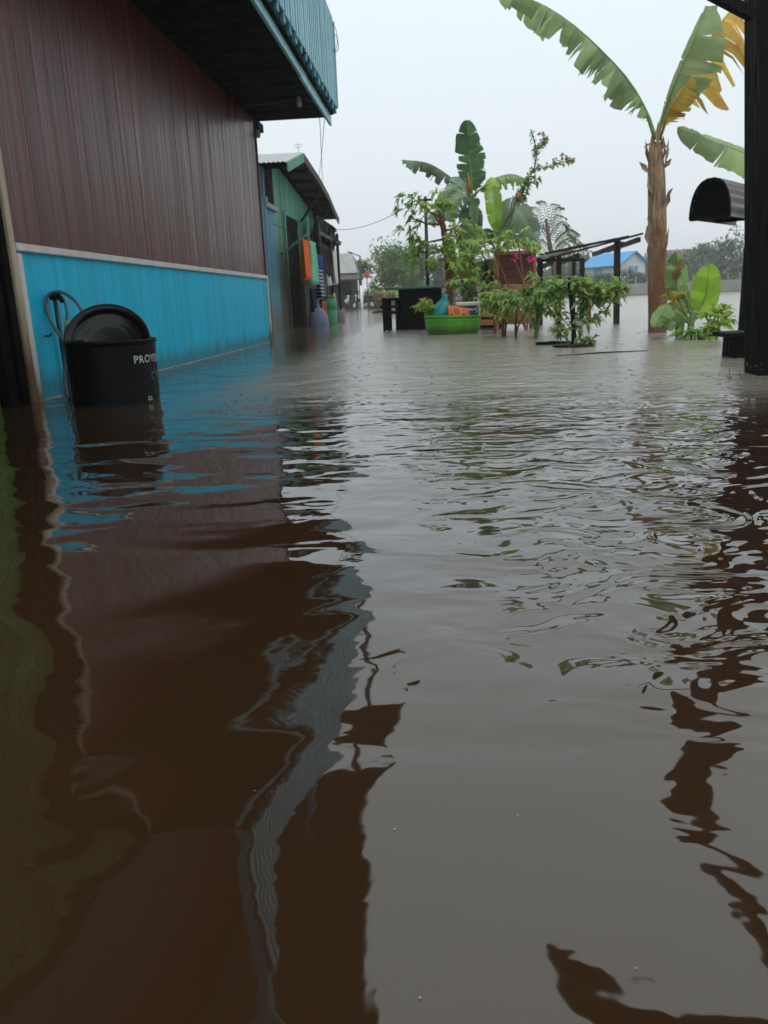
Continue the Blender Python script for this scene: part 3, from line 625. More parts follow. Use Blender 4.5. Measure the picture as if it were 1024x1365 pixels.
for i in range(14): put(bp, 'end_plank', gh, (GX - 0.03 - 0.09 - i * 0.18, 16.32, -0.8), (1, 0.176, 0.86), (0, 0, R(-90)))
mb = MB(); mb.box((GX - 1.2, 16.27, 2.5), (2.6, 0.09, 0.12), ch=0.01); mb.build('lintel', 'grey_cloth', gh)
mb = MB(); mb.box((GX + 0.03, 16.85, 2.43), (0.1, 1.15, 0.1), ch=0.01); mb.build('lintel', 'grey_cloth', gh)
mb = MB(); mb.box((GX - 1.2, 16.29, 2.84), (2.5, 0.04, 0.5)); mb.build('gable_board', 'green_board', gh)
mb = MB(); mb.box((GX + 0.0, 16.24, 1.1), (0.12, 0.12, 4.0), ch=0.012); mb.build('corner_post', 'blue_panel', gh)
mb = MB(); mb.box((GX - 0.12, 19.5, 0.95), (0.06, 6.2, 3.5)); mb.build('wall_frame', 'black_wood', gh)
for yy in (18.3, 20.3):
    mb = MB(); mb.box((GX + 0.02, yy, 0.85), (0.08, 0.1, 3.3), ch=0.01); mb.build('door_frame', 'green_board', gh)
mb = MB(); mb.box((GX - 0.03, 19.3, 0.8), (0.04, 1.8, 3.2)); mb.build('door', 'black_wood', gh)
rp_ = [(15.9, 3.1), (17.85, 3.58), (20.1, 3.4), (21.6, 3.2), (22.9, 2.92), (23.5, 2.82)]
for i in range(6):
    x1 = -2.86 - i * 0.82; x0 = x1 - 0.8
    b = MB(); corr(b, Vector((x0, 15.85 + rng.uniform(-.04, .04), 3.1)), Vector((x1, 15.85, 3.1)), Vector((x0, 17.9, 3.6)), 0.09, 0.012, 3)
    b.build('roof_sheet', 'zinc', gh, smooth=True)
    for (ya, za), (yb, zb) in zip(rp_[1:-1], rp_[2:]):
        b = MB(); corr(b, Vector((x0, ya, za)), Vector((x1, ya, za)), Vector((x0, yb + 0.12, zb - 0.03)), 0.09, 0.012, 2); b.build('roof_sheet', 'rust_zinc', gh, smooth=True)
for (ya, za), (yb, zb) in zip(rp_[:-1], rp_[1:]):
    mb = MB(); mb.bar((-2.84, ya, za - 0.09), (-2.84, yb, zb - 0.09), 0.03, 0.17); mb.build('barge_board', 'green_board' if ya < 16 else 'grey_wood', gh)
mb = MB(); fy = [16.5] + [p[0] for p in rp_[1:]]; fz = [3.14] + [p[1] - 0.1 for p in rp_[1:]]
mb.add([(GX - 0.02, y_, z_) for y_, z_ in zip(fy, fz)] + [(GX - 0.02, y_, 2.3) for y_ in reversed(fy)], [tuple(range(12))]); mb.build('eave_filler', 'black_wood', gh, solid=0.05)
for i in range(9):
    yy = 16.3 + i * 0.8; zz = 3.2 + (yy - 16.3) * 0.25 if yy < 17.9 else 3.56 - (yy - 17.9) * 0.125
    mb = MB(); mb.bar((-2.9, yy, zz - 0.1), (-6.5, yy, zz - 0.1), 0.05, 0.08); mb.build('purlin', 'black_wood', gh)
for yy in (20.3, 21.9):
    zz = 3.0 if yy < 18 else 3.45 - (yy - 18) * 0.13
    mb = MB(); mb.bar((GX + 0.02, yy, zz - 0.75), (-2.9, yy, zz - 0.1), 0.05, 0.05); mb.build('bracket', 'dark_wood', gh)
# antenna stub on the ridge
mb = MB(); a = Vector((-2.95, 17.9, 3.58)); mb.tube([a, a + Vector((0, 0, 0.2))], 0.006, 5); mb.tube([a + Vector((-0.1, 0, 0.17)), a + Vector((0.1, 0, 0.17))], 0.004, 5); mb.tube([a + Vector((-0.07, 0, 0.12)), a + Vector((0.07, 0, 0.12))], 0.004, 5)
single(mb, 'antenna', 'wire_grey', a, 'thin antenna on the ridge of the mint green house', 'antenna')

# dark shack with the washing
sh = thing('dark_shack', (-3.6, 23.7, 0), 'dark timber shack with ragged sheet roof beside the mint green house', 'house')
mb = MB(); mb.box((-3.75, 23.75, 0.9), (0.1, 2.5, 3.6)); mb.build('wall', 'dark_wood', sh)
dm = board_mesh(1.0, 3.4, 0.025, 'dark_wood', 0.03); y = 22.5
while y < 24.9: put(dm, 'plank', sh, (-3.68 + rng.uniform(-.01, .01), y + 0.1, -0.8), (1, 0.195, 1)); y += 0.2
for i in range(2):
    y0 = 23.0 + i * 0.95; dz = rng.uniform(-0.08, 0.05); xo = -2.95 - 0.02 * i + rng.uniform(-0.12, 0.08)
    b = MB(); corr(b, Vector((xo, y0, 2.6 + dz - 0.02 * i)), Vector((xo, y0 + 0.98, 2.58 + dz - 0.02 * i)), Vector((-5.2, y0, 3.1 + dz)), 0.1, 0.014, 4); b.build('roof_sheet', 'rust_zinc', sh, smooth=True)
    b = MB(); corr(b, Vector((xo + 0.12, y0 + 0.1, 2.2 + dz * .6)), Vector((xo + 0.12, y0 + 0.95, 2.22 + dz * .6)), Vector((-3.7, y0, 2.48)), 0.1, 0.014, 3); b.build('lower_roof_sheet', 'rust_zinc', sh, smooth=True)
for yy in (20.4, 22.6, 24.2):
    mb = MB(); mb.bar((-3.0, yy, -0.8), (-3.0, yy, 2.45), 0.08, 0.08); mb.build('post', 'dark_wood', sh)
mb = MB(); mb.box((-3.35, 23.1, 2.05), (0.7, 0.06, 0.9)); mb.build('eave_board', 'black_wood', sh)
mb = MB(); mb.bar((-3.0, 20.3, 2.2), (-3.0, 24.8, 2.2), 0.06, 0.09); mb.build('beam', 'dark_wood', sh)

b = MB(); b.sheet(lambda u, v: Vector((-3.04 + 0.05 * math.sin(u * 14) * v, 20.5 + 3.4 * u, 2.62 - (0.62 + 0.16 * math.sin(u * 9 + 1) + 0.06 * math.sin(u * 31)) * v)), 40, 6); b.build('tarpaulin', 'black_wood', sh, smooth=True, solid=0.01)
# washing line and clothes
line_z = 1.86
t = thing('washing_line', (-2.92, 17.2, line_z), 'taut cord strung along the green house front, carrying the washing', 'line')
mb = MB(); mb.tube([(-3.4, 17.0, line_z + 0.25), (-2.92, 17.1, line_z + 0.02), (-2.92, 20, line_z - 0.01), (-2.92, 23.6, line_z + 0.04)], 0.006, 5); mb.build('cord', 'wire', t)
mb = MB(); mb.bar((-2.92, 18.35, line_z + 0.5), (-2.92, 18.35, 1.1), 0.09, 0.05); mb.bar((-3.4, 17.6, 1.55), (-2.93, 18.3, 2.0), 0.04, 0.04); mb.build('prop', 'green_board', t)
def cloth(y0, y1, z0, z1, m, label, seed, x=-2.92):
    r = random.Random(seed); ph = r.uniform(0, 6); b = MB()
    b.sheet(lambda u, v: Vector((x + 0.05 * math.sin(u * 9 + ph) * (0.3 + v) + 0.03 * math.sin(u * 23 + ph), y0 + (y1 - y0) * u * (1 - 0.08 * v) + 0.03 * math.sin(v * 5 + ph), z0 + (z1 - z0) * v + 0.02 * math.sin(u * 7 + ph) * v)), 18, 10)
    return single(b, 'hanging_cloth', m, ((x), (y0 + y1) / 2, z1), label, 'laundry', 'washing on the line', smooth=True, solid=0.008)
cloth(17.35, 18.1, 1.84, 1.02, 'orange_cloth', 'bright orange towel hanging on the washing line', 1)
cloth(18.15, 18.75, 1.84, 0.93, 'mint_cloth', 'mint green towel next to the orange towel', 2, -2.86)
cloth(18.8, 19.3, 1.5, 0.98, 'grey_cloth', 'pale grey cloth beside the mint towel', 3)
cloth(19.5, 20.4, 1.35, 0.62, 'striped_cloth', 'navy and white striped garment under the shack eaves', 4, -2.95)
cloth(19.35, 20.1, 1.62, 1.3, 'blue_cloth', 'plain blue garment above the striped one', 5, -2.9)
cloth(20.4, 21.6, 1.95, 1.2, 'maroon_cloth', 'long dark maroon garment under the shack eaves', 6, -2.95)
cloth(18.9, 19.8, 0.85, 0.3, 'navy_cloth', 'dark navy trousers hanging low by the doorway', 7, -3.05)
cloth(21.9, 22.9, 1.85, 1.0, 'white_cloth', 'white sheet hanging at the end of the washing line', 8, -2.9)
cloth(21.2, 21.9, 1.4, 0.95, 'white_cloth', 'short white shirt beside the maroon garment', 9, -2.95)
cloth(19.9, 20.4, 0.55, 0.15, 'red_cloth', 'small brick red rag above the blue bundle', 10, -2.9)
# things standing in front of the shack
mb = MB(); c = Vector((-2.9, 20.9, 0)); mb.lathe(c, [(0.0, -0.5), (0.2, -0.5), (0.21, 0.0), (0.215, 0.3), (0.2, 0.33), (0.22, 0.36), (0.21, 0.6), (0.17, 0.64), (0.05, 0.65), (0, 0.65)], 24); t = thing('plastic_drum', c, 'green plastic drum standing below the white shirt', 'drum'); mb.build('drum_body', 'green_plastic', t, smooth=True)
mb = MB(); mb.lathe(c, [(0.221, 0.655), (0.225, 0.67), (0.0, 0.69)], 24); mb.build('lid', 'green_plastic', t, smooth=True)
mb = MB(); c = Vector((-2.95, 19.3, 0)); mb.lathe(c, [(0.0, -0.3), (0.2, -0.28), (0.26, 0.0), (0.24, 0.2), (0.15, 0.36), (0.05, 0.42), (0.08, 0.47), (0, 0.46)], 18, 1, 0.85); single(mb, 'sack', 'pale_blue_cloth', c, 'pale blue tied sack by the green house doorway', 'sack', smooth=True)
mb = MB(); c = Vector((-2.95, 22.5, 0.6)); mb.box(c, (0.03, 0.4, 0.32), ch=0.006); single(mb, 'notice_board', 'tan', c - Vector((0, 0, .16)), 'small tan board on the shack post', 'board')
mb = MB(); c = Vector((-2.85, 22.3, 0)); mb.lathe(c, [(0.0, -0.3), (0.17, -0.3), (0.2, 0.28), (0.215, 0.3), (0.19, 0.29), (0.0, 0.0)], 20); single(mb, 'bucket', 'grey_cloth', c, 'pale grey bucket standing past the green drum', 'bucket', smooth=True)

# ------------------------------------------------------------------ houses at the end of the street
h3 = thing('grey_house', (-5.2, 33, 0), 'small grey timber house with overhanging zinc eaves past the washing', 'house')
mb = MB(); mb.box((-6.3, 33.3, 0.9), (2.6, 6.2, 3.6)); mb.build('wall', 'grey_wood', h3)
for i in range(6):
    b = MB(); y0 = 30.2 + i * 1.05; corr(b, Vector((-4.45 + rng.uniform(-.05, .05), y0, 2.7)), Vector((-4.45, y0 + 1.04, 2.7)), Vector((-6.3, y0, 3.6)), 0.12, 0.015, 2); b.build('roof_sheet', 'zinc', h3, smooth=True)
mb = MB(); mb.add([(-4.5, 30.15, 2.65), (-6.3, 30.15, 3.55), (-8.1, 30.15, 2.65)], [(0, 1, 2)]); mb.build('gable', 'grey_wood', h3, solid=0.04)
for yy in (30.6, 33.4, 36.2):
    mb = MB(); mb.bar((-4.65, yy, -0.8), (-4.65, yy, 2.7), 0.09, 0.09); mb.build('post', 'grey_wood', h3)
mb = MB(); mb.box((-4.98, 32.2, 0.9), (0.05, 0.9, 1.9), ch=0.01); mb.build('door', 'dark_wood', h3)

h4 = thing('grey_roofed_house', (-8.5, 60, 0), 'low house with a broad pale grey roof and open porch at the street end', 'house')
mb = MB(); mb.box((-9.5, 62, 1.3), (6.0, 4.5, 2.6)); mb.build('wall', 'grey_wood', h4)
mb = MB(); mb.add([(-13, 58.3, 2.5), (-5.9, 58.3, 2.5), (-6.6, 61.5, 4.0), (-12.5, 61.5, 4.0), (-5.9, 65, 2.5), (-13, 65, 2.5)], [(0, 1, 2, 3), (1, 4, 2), (2, 4, 5, 3), (0, 3, 5)]); mb.build('roof', 'roof_grey', h4, solid=0.06)
mb = MB(); mb.add([(-12, 56.4, 2.0), (-5.35, 56.4, 2.0), (-5.35, 58.5, 2.4), (-12, 58.5, 2.4)], [(0, 1, 2, 3)]); mb.build('porch_roof', 'rust_zinc', h4, solid=0.08)
for xx in (-11, -9, -7.3, -5.6):
    mb = MB(); mb.bar((xx, 56.6, 0.0), (xx, 56.6, 2.0), 0.12, 0.12); mb.build('porch_post', 'grey_wood', h4)
mb = MB(); mb.box((-8.3, 59.72, 1.2), (0.9, 0.06, 1.9)); mb.build('door', 'dark_wood', h4)
for xx in (-10.2, -7.0):
    mb = MB(); mb.box((xx, 59.72, 1.5), (0.9, 0.06, 0.9)); mb.build('window', 'black_panel', h4)

lp = at(483, 411, 52); lp.z = 0
t = thing('street_lamp', lp, 'street lamp with a short bent arm before the grey-roofed house', 'lamp post')
mb = MB(); mb.tube([lp - Vector((0, 0, .5)), lp + Vector((0, 0, 1.5))], 0.085, 8); mb.build('base_pipe', 'wall_white', t, smooth=True)
mb = MB(); mb.tube([lp + Vector((0, 0, 1.45)), lp + Vector((0, 0, 3.3))], [0.06, 0.05], 8); mb.build('pole', 'grey_wood', t, smooth=True)
mb = MB(); mb.tube([lp + Vector((0.02, 0, 3.28)), lp + Vector((-0.25, 0, 3.38)), lp + Vector((-0.62, 0, 3.55))], 0.035, 6); mb.build('arm', 'grey_wood', t, smooth=True)
mb = MB(); mb.box(lp + Vector((-0.66, 0, 3.52)), (0.26, 0.12, 0.08), Euler((0, R(24), 0)), 0.01); mb.build('lamp_head', 'grey_wood', t)
rs = at(489, 366, 51)
t = thing('roadside_sign', (rs.x, rs.y, 0), 'faded red sign board among the shrubs by the lamp post', 'sign')
mb = MB(); mb.tube([(rs.x, rs.y, -0.3), (rs.x, rs.y, rs.z)], 0.03, 6); mb.build('sign_pole', 'grey_wood', t)
mb = MB(); mb.box(rs, (0.3, 0.03, 0.4), ch=0.01); mb.build('sign_board', 'red_cloth', t)

def motorbike(loc, rz, body, label):
    t = thing('motorbike', loc, label, 'motorbike', 'motorbikes parked by the porch'); o = Vector(loc); M = Matrix.Rotation(rz, 3, 'Z')
    P = lambda x, y, z: o + M @ Vector((x, y, z))
    for x in (-0.62, 0.62):
        b = MB(); b.tube([P(x + 0.25 * math.cos(a), 0, 0.28 + 0.25 * math.sin(a)) for a in [i * math.pi / 12 for i in range(25)]], 0.05, 6, False); w = b.build('wheel', 'tyre', t, smooth=True)
        b = MB(); b.tube([P(x, -0.05, 0.28), P(x, 0.05, 0.28)], 0.1, 10); b.build('hub', 'chrome', w)
    b = MB(); b.tube([P(-0.75, 0, 0.68), P(-0.4, 0, 0.6), P(-0.05, 0, 0.5), P(0.25, 0, 0.55), P(0.42, 0, 0.8)], [0.07, 0.14, 0.13, 0.1, 0.08], 8); b.build('body', body, t, smooth=True)
    b = MB(); b.tube([P(-0.72, 0, 0.78), P(-0.4, 0, 0.78), P(-0.05, 0, 0.72)], [0.06, 0.11, 0.08], 8); b.build('seat', 'black_plastic', t, smooth=True)
    b = MB(); b.tube([P(0.62, 0, 0.28), P(0.42, 0, 0.9), P(0.4, 0, 0.98)], 0.03, 6); b.build('fork', 'chrome', t)
    b = MB(); b.tube([P(0.3, -0.33, 1.0), P(0.42, -0.1, 0.97), P(0.42, 0.1, 0.97), P(0.3, 0.33, 1.0)], 0.02, 6); b.build('handlebar', 'black_plastic', t)
    b = MB(); b.lathe(P(0.48, 0, 0.88), [(0, 0.06), (0.07, 0.05), (0.09, 0), (0.06, -0.06), (0, -0.07)], 10, rot=M @ Matrix.Rotation(R(90), 3, 'Y')); b.build('headlight', 'lamp_glass', t, smooth=True)
    for s in (-1, 1):
        b = MB(); b.tube([P(0.36, s * 0.25, 1.0), P(0.36, s * 0.3, 1.15)], 0.012, 5); b.box(P(0.36, s * 0.31, 1.17), (0.1, 0.1, 0.07)); b.build('mirror', 'black_plastic', t)
motorbike((-6.4, 55.6, 0.0), R(-75), 'white_paint', 'white motorbike parked under the porch edge')
motorbike((-5.25, 54.8, 0.0), R(-160), 'maroon_cloth', 'dark maroon motorbike parked beside the lamp post')

# ------------------------------------------------------------------ cables
def cable(p, q, sag, label, rad=0.008, m='wire_grey'):
    p = Vector(p); q = Vector(q); b = MB()
    b.tube([p.lerp(q, i / 16) - Vector((0, 0, sag * 4 * (i / 16) * (1 - i / 16))) for i in range(17)], rad, 5)
    return single(b, 'overhead_cable', m, p.lerp(q, 0.5) - Vector((0, 0, sag)), label, 'cable', smooth=True)
cable(at(426, 152, 11.5), (-2.84, 20.6, 3.36), 0.1, 'thin cable from the balcony corner to the mint house roof', 0.005)
cable(at(433, 152, 11.6), (-2.84, 20.0, 3.42), 0.08, 'second thin cable running beside the balcony corner cable', 0.005)

# ------------------------------------------------------------------ trees on the bank at the end of the street
tr = random.Random(5)
for k, (u, vtop, Y, rx, rz, lab, mm) in enumerate((
    (512, 322, 62, 1.9, 2.1, 'rounded green tree behind the lamp post', 'leaf_tree'),
    (540, 338, 66, 1.7, 1.9, 'paler green tree beside the rounded one', 'leaf_tree'),
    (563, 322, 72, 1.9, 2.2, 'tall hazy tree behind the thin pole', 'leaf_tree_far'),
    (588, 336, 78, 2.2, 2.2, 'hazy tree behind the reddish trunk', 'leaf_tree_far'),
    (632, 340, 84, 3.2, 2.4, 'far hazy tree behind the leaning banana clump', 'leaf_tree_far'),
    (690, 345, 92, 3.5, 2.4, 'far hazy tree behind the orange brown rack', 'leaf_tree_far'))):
    p = at(u, vtop, Y); tree('bank_tree', (p.x, Y, 0.1), p.z - 0.1, (rx, rx, rz), lab, tr, mm, 3600, 0.3, 0.13, 'trees on the street-end bank')
for k, (u, Y, s, lab, mm) in enumerate(((497, 57.5, 0.8, 'low grey-green bush at the foot of the rounded tree', 'leaf_mid'), (511, 57.2, 0.7, 'brown withered bush on the bank', 'leaf_brown'), (525, 58, 0.95, 'yellow-green bush on the bank', 'leaf_fresh'), (545, 62, 1.3, 'dark low bush behind the black counter', 'leaf_tree'))):
    p = at(u, 405, Y); t = thing('bush', (p.x, Y, 0.1), lab, 'bush', 'bushes on the street-end bank')
    b = MB(); crown(b, (p.x, Y, 0.1 + s * 0.75), (s * 0.9, s * 0.8, s * 0.8), 700, 0.26, tr, 12, 0.2); b.build('foliage', mm, t)
    b = MB(); b.tube([(p.x, Y, 0), (p.x + .1, Y, s)], [0.05, 0.02], 6); b.build('stem', 'bark_grey', t)

# ------------------------------------------------------------------ far bank on the right
t = thing('blue_roofed_house', (23.5, 104, 1.3), 'white house with a bright blue roof and blue shutters across the water', 'house')
HM = Matrix.Rotation(R(-55), 3, 'Z'); HO = Vector((21.6, 104, 1.3))
def hp_(x, y, z): return HO + HM @ Vector((x, y, z))
mb = MB(); w2, l2, e, rd = 2.1, 2.9, 2.5, 3.8      # local x = ridge direction
mb.add([hp_(-l2, -w2, 0), hp_(l2, -w2, 0), hp_(l2, w2, 0), hp_(-l2, w2, 0), hp_(-l2, -w2, e), hp_(l2, -w2, e), hp_(l2, w2, e), hp_(-l2, w2, e), hp_(l2, 0, rd - .1), hp_(-l2, 0, rd - .1)],
       [(0, 1, 5, 4), (1, 2, 6, 8, 5), (2, 3, 7, 6), (3, 0, 4, 9, 7)]); mb.build('wall', 'wall_white', t)
mb = MB(); mb.add([hp_(-l2 - .5, -w2 - .7, e - .35), hp_(l2 + .4, -w2 - .7, e - .35), hp_(l2 + .4, 0, rd), hp_(-l2 - .5, 0, rd)], [(0, 1, 2, 3)]); mb.add([hp_(-l2 - .5, w2 + .7, e - .35), hp_(l2 + .4, w2 + .7, e - .35), hp_(l2 + .4, 0, rd), hp_(-l2 - .5, 0, rd)], [(3, 2, 1, 0)]); mb.build('roof', 'roof_blue', t, solid=0.12)
mb = MB(); mb.box(hp_(l2 + 0.04, -0.1, 1.35), (0.1, 1.7, 1.5), HM); wn_ = mb.build('window', 'win_blue', t)
mb = MB()
for s in (-0.95, 0.0, 0.75): mb.box(hp_(l2 + 0.1, s, 1.35), (0.06, 0.07, 1.6), HM)
mb.build('window_frame', 'wall_white', wn_)
mb = MB(); mb.box(hp_(-0.8, -w2 - 0.04, 1.4), (1.3, 0.1, 1.2), HM); mb.build('window', 'win_blue', t)
# bank wall with fence
t = thing('bank_wall', (45, 89.6, 0), 'low grey concrete wall with railings along the far bank', 'wall')
mb = MB(); mb.box((51, 89.5, 0.5), (72, 0.3, 1.5)); mb.build('wall_base', 'concrete', t)
fp = MB(); fp.box((0, 0, 0.35), (0.12, 0.12, 0.7)); fme = piece_mesh(fp, 'fence_post', 'concrete')
for i in range(30): put(fme, 'fence_post', t, (16 + i * 1.2, 89.5, 1.25))
for z in (1.5, 1.85):
    mb = MB(); mb.bar((15.5, 89.5, z), (52, 89.5, z), 0.05, 0.06); mb.build('fence_rail', 'grey_wood', t)
t = thing('ochre_shed', (26.8, 97, 1.3), 'low ochre boarded shed in front of the blue-roofed house', 'shed')
mb = MB(); mb.box((23.8, 96, 1.6), (4.5, 1.2, 0.7), ch=0.05); mb.build('shed_wall', 'ochre', t)
mb = MB(); mb.box((23.8, 96, 2.0), (4.8, 1.6, 0.06), ch=0.02); mb.build('shed_roof', 'rust_zinc', t)
for k, (u, v, Y, wd, lab) in enumerate(((925, 331, 112, 7, 'brown-roofed house among the far trees'), (950, 334, 120, 6, 'brown-roofed house half hidden by the far round tree'))):
    p = at(u, v, Y); t = thing('brown_roofed_house', (p.x, Y, 1.3), lab, 'house')
    mb = MB(); mb.box((p.x, Y + 2.5, 2.4), (wd - 1.2, 4, 2.4)); mb.build('wall', 'concrete', t)
    zt = p.z; mb = MB(); mb.add([(p.x - wd / 2, Y - .3, 3.4), (p.x + wd / 2, Y - .3, 3.4), (p.x + wd / 2 - 1.5, Y + 2.5, zt), (p.x - wd / 2 + .5, Y + 2.5, zt), (p.x - wd / 2, Y + 5.5, 3.4), (p.x + wd / 2, Y + 5.5, 3.4)], [(0, 1, 2, 3), (1, 5, 2), (2, 5, 4, 3), (4, 0, 3)]); mb.build('roof', 'roof_brown', t, solid=0.1)
for k, (u, vtop, Y, rx, rz, lab) in enumerate((
    (745, 352, 100, 3.5, 2.6, 'far tree left of the blue-roofed house'), (768, 332, 114, 2.6, 3.2, 'taller far tree behind the pergola'), (806, 348, 122, 3.0, 2.6, 'far tree behind the blue roof'),
    (862, 342, 112, 3.0, 2.8, 'far tree between the white house and the dry banana stem'), (900, 336, 108, 3.2, 3.0, 'far tree behind the young banana shoots'), (945, 326, 104, 2.8, 3.2, 'slender far tree beside the brown roofs'),
    (985, 312, 98, 4.6, 4.4, 'big round far tree beside the black post'), (1035, 318, 98, 4.6, 4.2, 'big far tree hidden behind the black post'))):
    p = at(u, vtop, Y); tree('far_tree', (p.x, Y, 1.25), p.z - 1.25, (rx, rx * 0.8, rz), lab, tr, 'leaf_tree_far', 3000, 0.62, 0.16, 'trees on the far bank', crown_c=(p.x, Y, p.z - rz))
for k in range(9):
    u = 742 + k * 31; p = at(u, 372, 93); t = thing('bank_bush', (p.x, 93, 1.2), 'low hazy bush behind the far bank wall', 'bush', 'bushes behind the far bank wall')
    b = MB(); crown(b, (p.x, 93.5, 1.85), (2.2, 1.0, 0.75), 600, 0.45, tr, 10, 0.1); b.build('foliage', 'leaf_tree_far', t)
a = at(876, 352, 109); mb = MB(); a = Vector((a.x, 109, 1.3)); a = at(979, 345, 96)
mb.tube([(a.x, 96, 1.3), (a.x, 96, 7.2)], 0.05, 5); mb.tube([(a.x - .8, 96, 6.6), (a.x + .8, 96, 6.6)], 0.04, 5); mb.tube([(a.x - .5, 96, 7.0), (a.x + .5, 96, 7.0)], 0.04, 5)
single(mb, 'mast', 'wire_grey', (a.x, 96, 1.3), 'thin aerial mast on the far bank under the arched awning', 'mast')

# ------------------------------------------------------------------ black counter and bench
cx0, cx1, CY = -0.72, 0.02, 14.3
t = thing('market_counter', (-0.35, CY, 0), 'black boxed counter with a thin teal top standing in the flood', 'counter')
mb = MB(); mb.box((-0.36, CY + 0.05, 0.12), (0.74, 0.6, 1.1), ch=0.012); mb.build('cabinet', 'black_panel', t)
mb = MB(); mb.box((-0.4, CY, 0.695), (1.06, 0.85, 0.045), ch=0.01); mb.build('counter_top', 'teal_top', t)
for xx in (-0.55, -0.2):
    mb = MB(); mb.box((xx, CY - 0.262, 0.25), (0.3, 0.02, 0.6), ch=0.004); mb.build('panel', 'black_panel', t)
t = thing('slatted_bench', (-0.88, 14.2, 0), 'small black slatted bench at the end of the counter', 'bench')
for z, dx in ((0.52, 0.0), (0.4, -0.02), (0.3, 0.01)):
    mb = MB(); mb.box((-0.86 + dx, 14.15, z), (0.3, 0.75, 0.045), ch=0.006); mb.build('slat', 'black_panel', t)
for xx in (-0.98, -0.9, -0.76):
    for yy in (13.85, 14.45):
        mb = MB(); mb.box((xx, yy, -0.05), (0.04, 0.04, 1.1), ch=0.004); mb.build('leg', 'black_panel', t)

# ------------------------------------------------------------------ green tub and what is in it
TC = Vector((0.16, 11.75, 0.0)); ROTY = Matrix.Rotation(R(1.2), 3, 'Y')
t = thing('oval_tub', TC, 'bright green oval plastic tub holding bags and a cooler', 'tub')
mb = MB(); mb.lathe(TC, [(0, -0.12), (0.22, -0.12), (0.3, -0.08), (0.345, -0.02), (0.375, 0.04), (0.395, 0.11), (0.402, 0.2), (0.405, 0.235), (0.418, 0.24), (0.42, 0.255), (0.4, 0.262), (0.385, 0.255), (0.38, 0.1), (0.33, -0.05), (0, -0.07)], 48, 1.0, 0.62, ROTY); mb.build('tub_body', 'lime_plastic', t, smooth=True)
mb = MB(); mb.lathe(TC, [(0.403, 0.185), (0.41, 0.19), (0.41, 0.2), (0.403, 0.205)], 48, 1.0, 0.62, ROTY); mb.build('rim_band', 'lime_plastic', t, smooth=True)
def bag(c, s, m, name, label, cat, seed, tip=0.5):
    r = random.Random(seed); b = MB(); n = 18; prof = [(0.0, 0), (0.7, 0.02), (1.0, 0.2), (0.95, 0.45), (0.6, 0.72), (0.22, 0.9), (0.3, 1.0), (0.0, 0.98)]
    vs = []; fs = []
    for i, (q, z) in enumerate(prof):
        for k in range(n):
            a = 2 * math.pi * k / n; f = 1 + 0.22 * mnoise.noise(Vector((math.cos(a) * 1.6 + seed, math.sin(a) * 1.6, z * 2.5))) + 0.07 * math.sin(k * 3 + i)
            vs.append(Vector((q * f * math.cos(a) * s[0] + z * tip * s[0], q * f * math.sin(a) * s[1], z * s[2] + 0.05 * s[2] * math.sin(k * 2.3))) + Vector(c))
    for i in range(len(prof) - 1):
        for k in range(n): fs.append((i * n + k, i * n + (k + 1) % n, (i + 1) * n + (k + 1) % n, (i + 1) * n + k))
    b.add(vs, fs); return single(b, name, m, c, label, cat, smooth=True)
bag(TC + Vector((-0.22, -0.03, 0.16)), (0.14, 0.1, 0.38), 'teal_bag', 'plastic_bag', 'teal plastic bag leaning in the green tub', 'bag', 3, 0.9)
bag(TC + Vector((0.0, 0.03, 0.14)), (0.1, 0.09, 0.26), 'green_bag', 'plastic_bag', 'green plastic bag in the middle of the green tub', 'bag', 8, 0.2)
bag(TC + Vector((-0.32, 0.12, 0.2)), (0.1, 0.08, 0.2), 'cream', 'plastic_bag', 'cream bag under the leafy greens in the tub', 'bag', 9, 0.2)
b = MB(); oc = TC + Vector((0.1, -0.14, 0.24))
b.sheet(lambda u, v: oc + Vector((-0.16 + 0.3 * u, 0.06 * v - 0.05 + 0.03 * math.sin(u * 8), 0.16 * v * (1 - 0.35 * u) + 0.035 * math.sin(u * 11 + v * 2) * (1 - v))), 14, 6)
single(b, 'plastic_sheet', 'orange_bag', oc, 'crumpled orange plastic piece over the rim of the green tub', 'plastic', smooth=True, solid=0.02)
cc = TC + Vector((0.22, 0.06, 0.27)); t = thing('cooler_box', cc - Vector((0, 0, .1)), 'small blue cooler with a white lid in the green tub', 'cooler')
mb = MB(); mb.box(cc, (0.32, 0.2, 0.22), ch=0.015); mb.build('cooler_body', 'cooler_blue', t)
mb = MB(); mb.box(cc + Vector((0.02, 0, 0.14)), (0.38, 0.23, 0.055), ch=0.012); mb.build('lid', 'cooler_white', t)
mb = MB(); mb.tube([cc + Vector((-.13, -.11, .02)), cc + Vector((-.12, -.14, .06)), cc + Vector((.12, -.14, .06)), cc + Vector((.13, -.11, .02))], 0.008, 6); mb.build('handle', 'cooler_white', t)
t = thing('leafy_greens', TC + Vector((-0.36, 0.0, 0.26)), 'bunch of fresh leafy greens spilling from the tub edge', 'plant')
b = MB(); crown(b, TC + Vector((-0.38, 0.05, 0.42)), (0.16, 0.14, 0.11), 170, 0.09, tr, 8, 0.1); b.build('foliage', 'leaf_fresh', t)
b = MB()
for i in range(5): b.tube([TC + Vector((-0.28, 0.04, 0.18)), TC + Vector((-0.45 + i * 0.05, 0.05, 0.42))], 0.006, 5)
b.build('stems', 'stem_green', t)

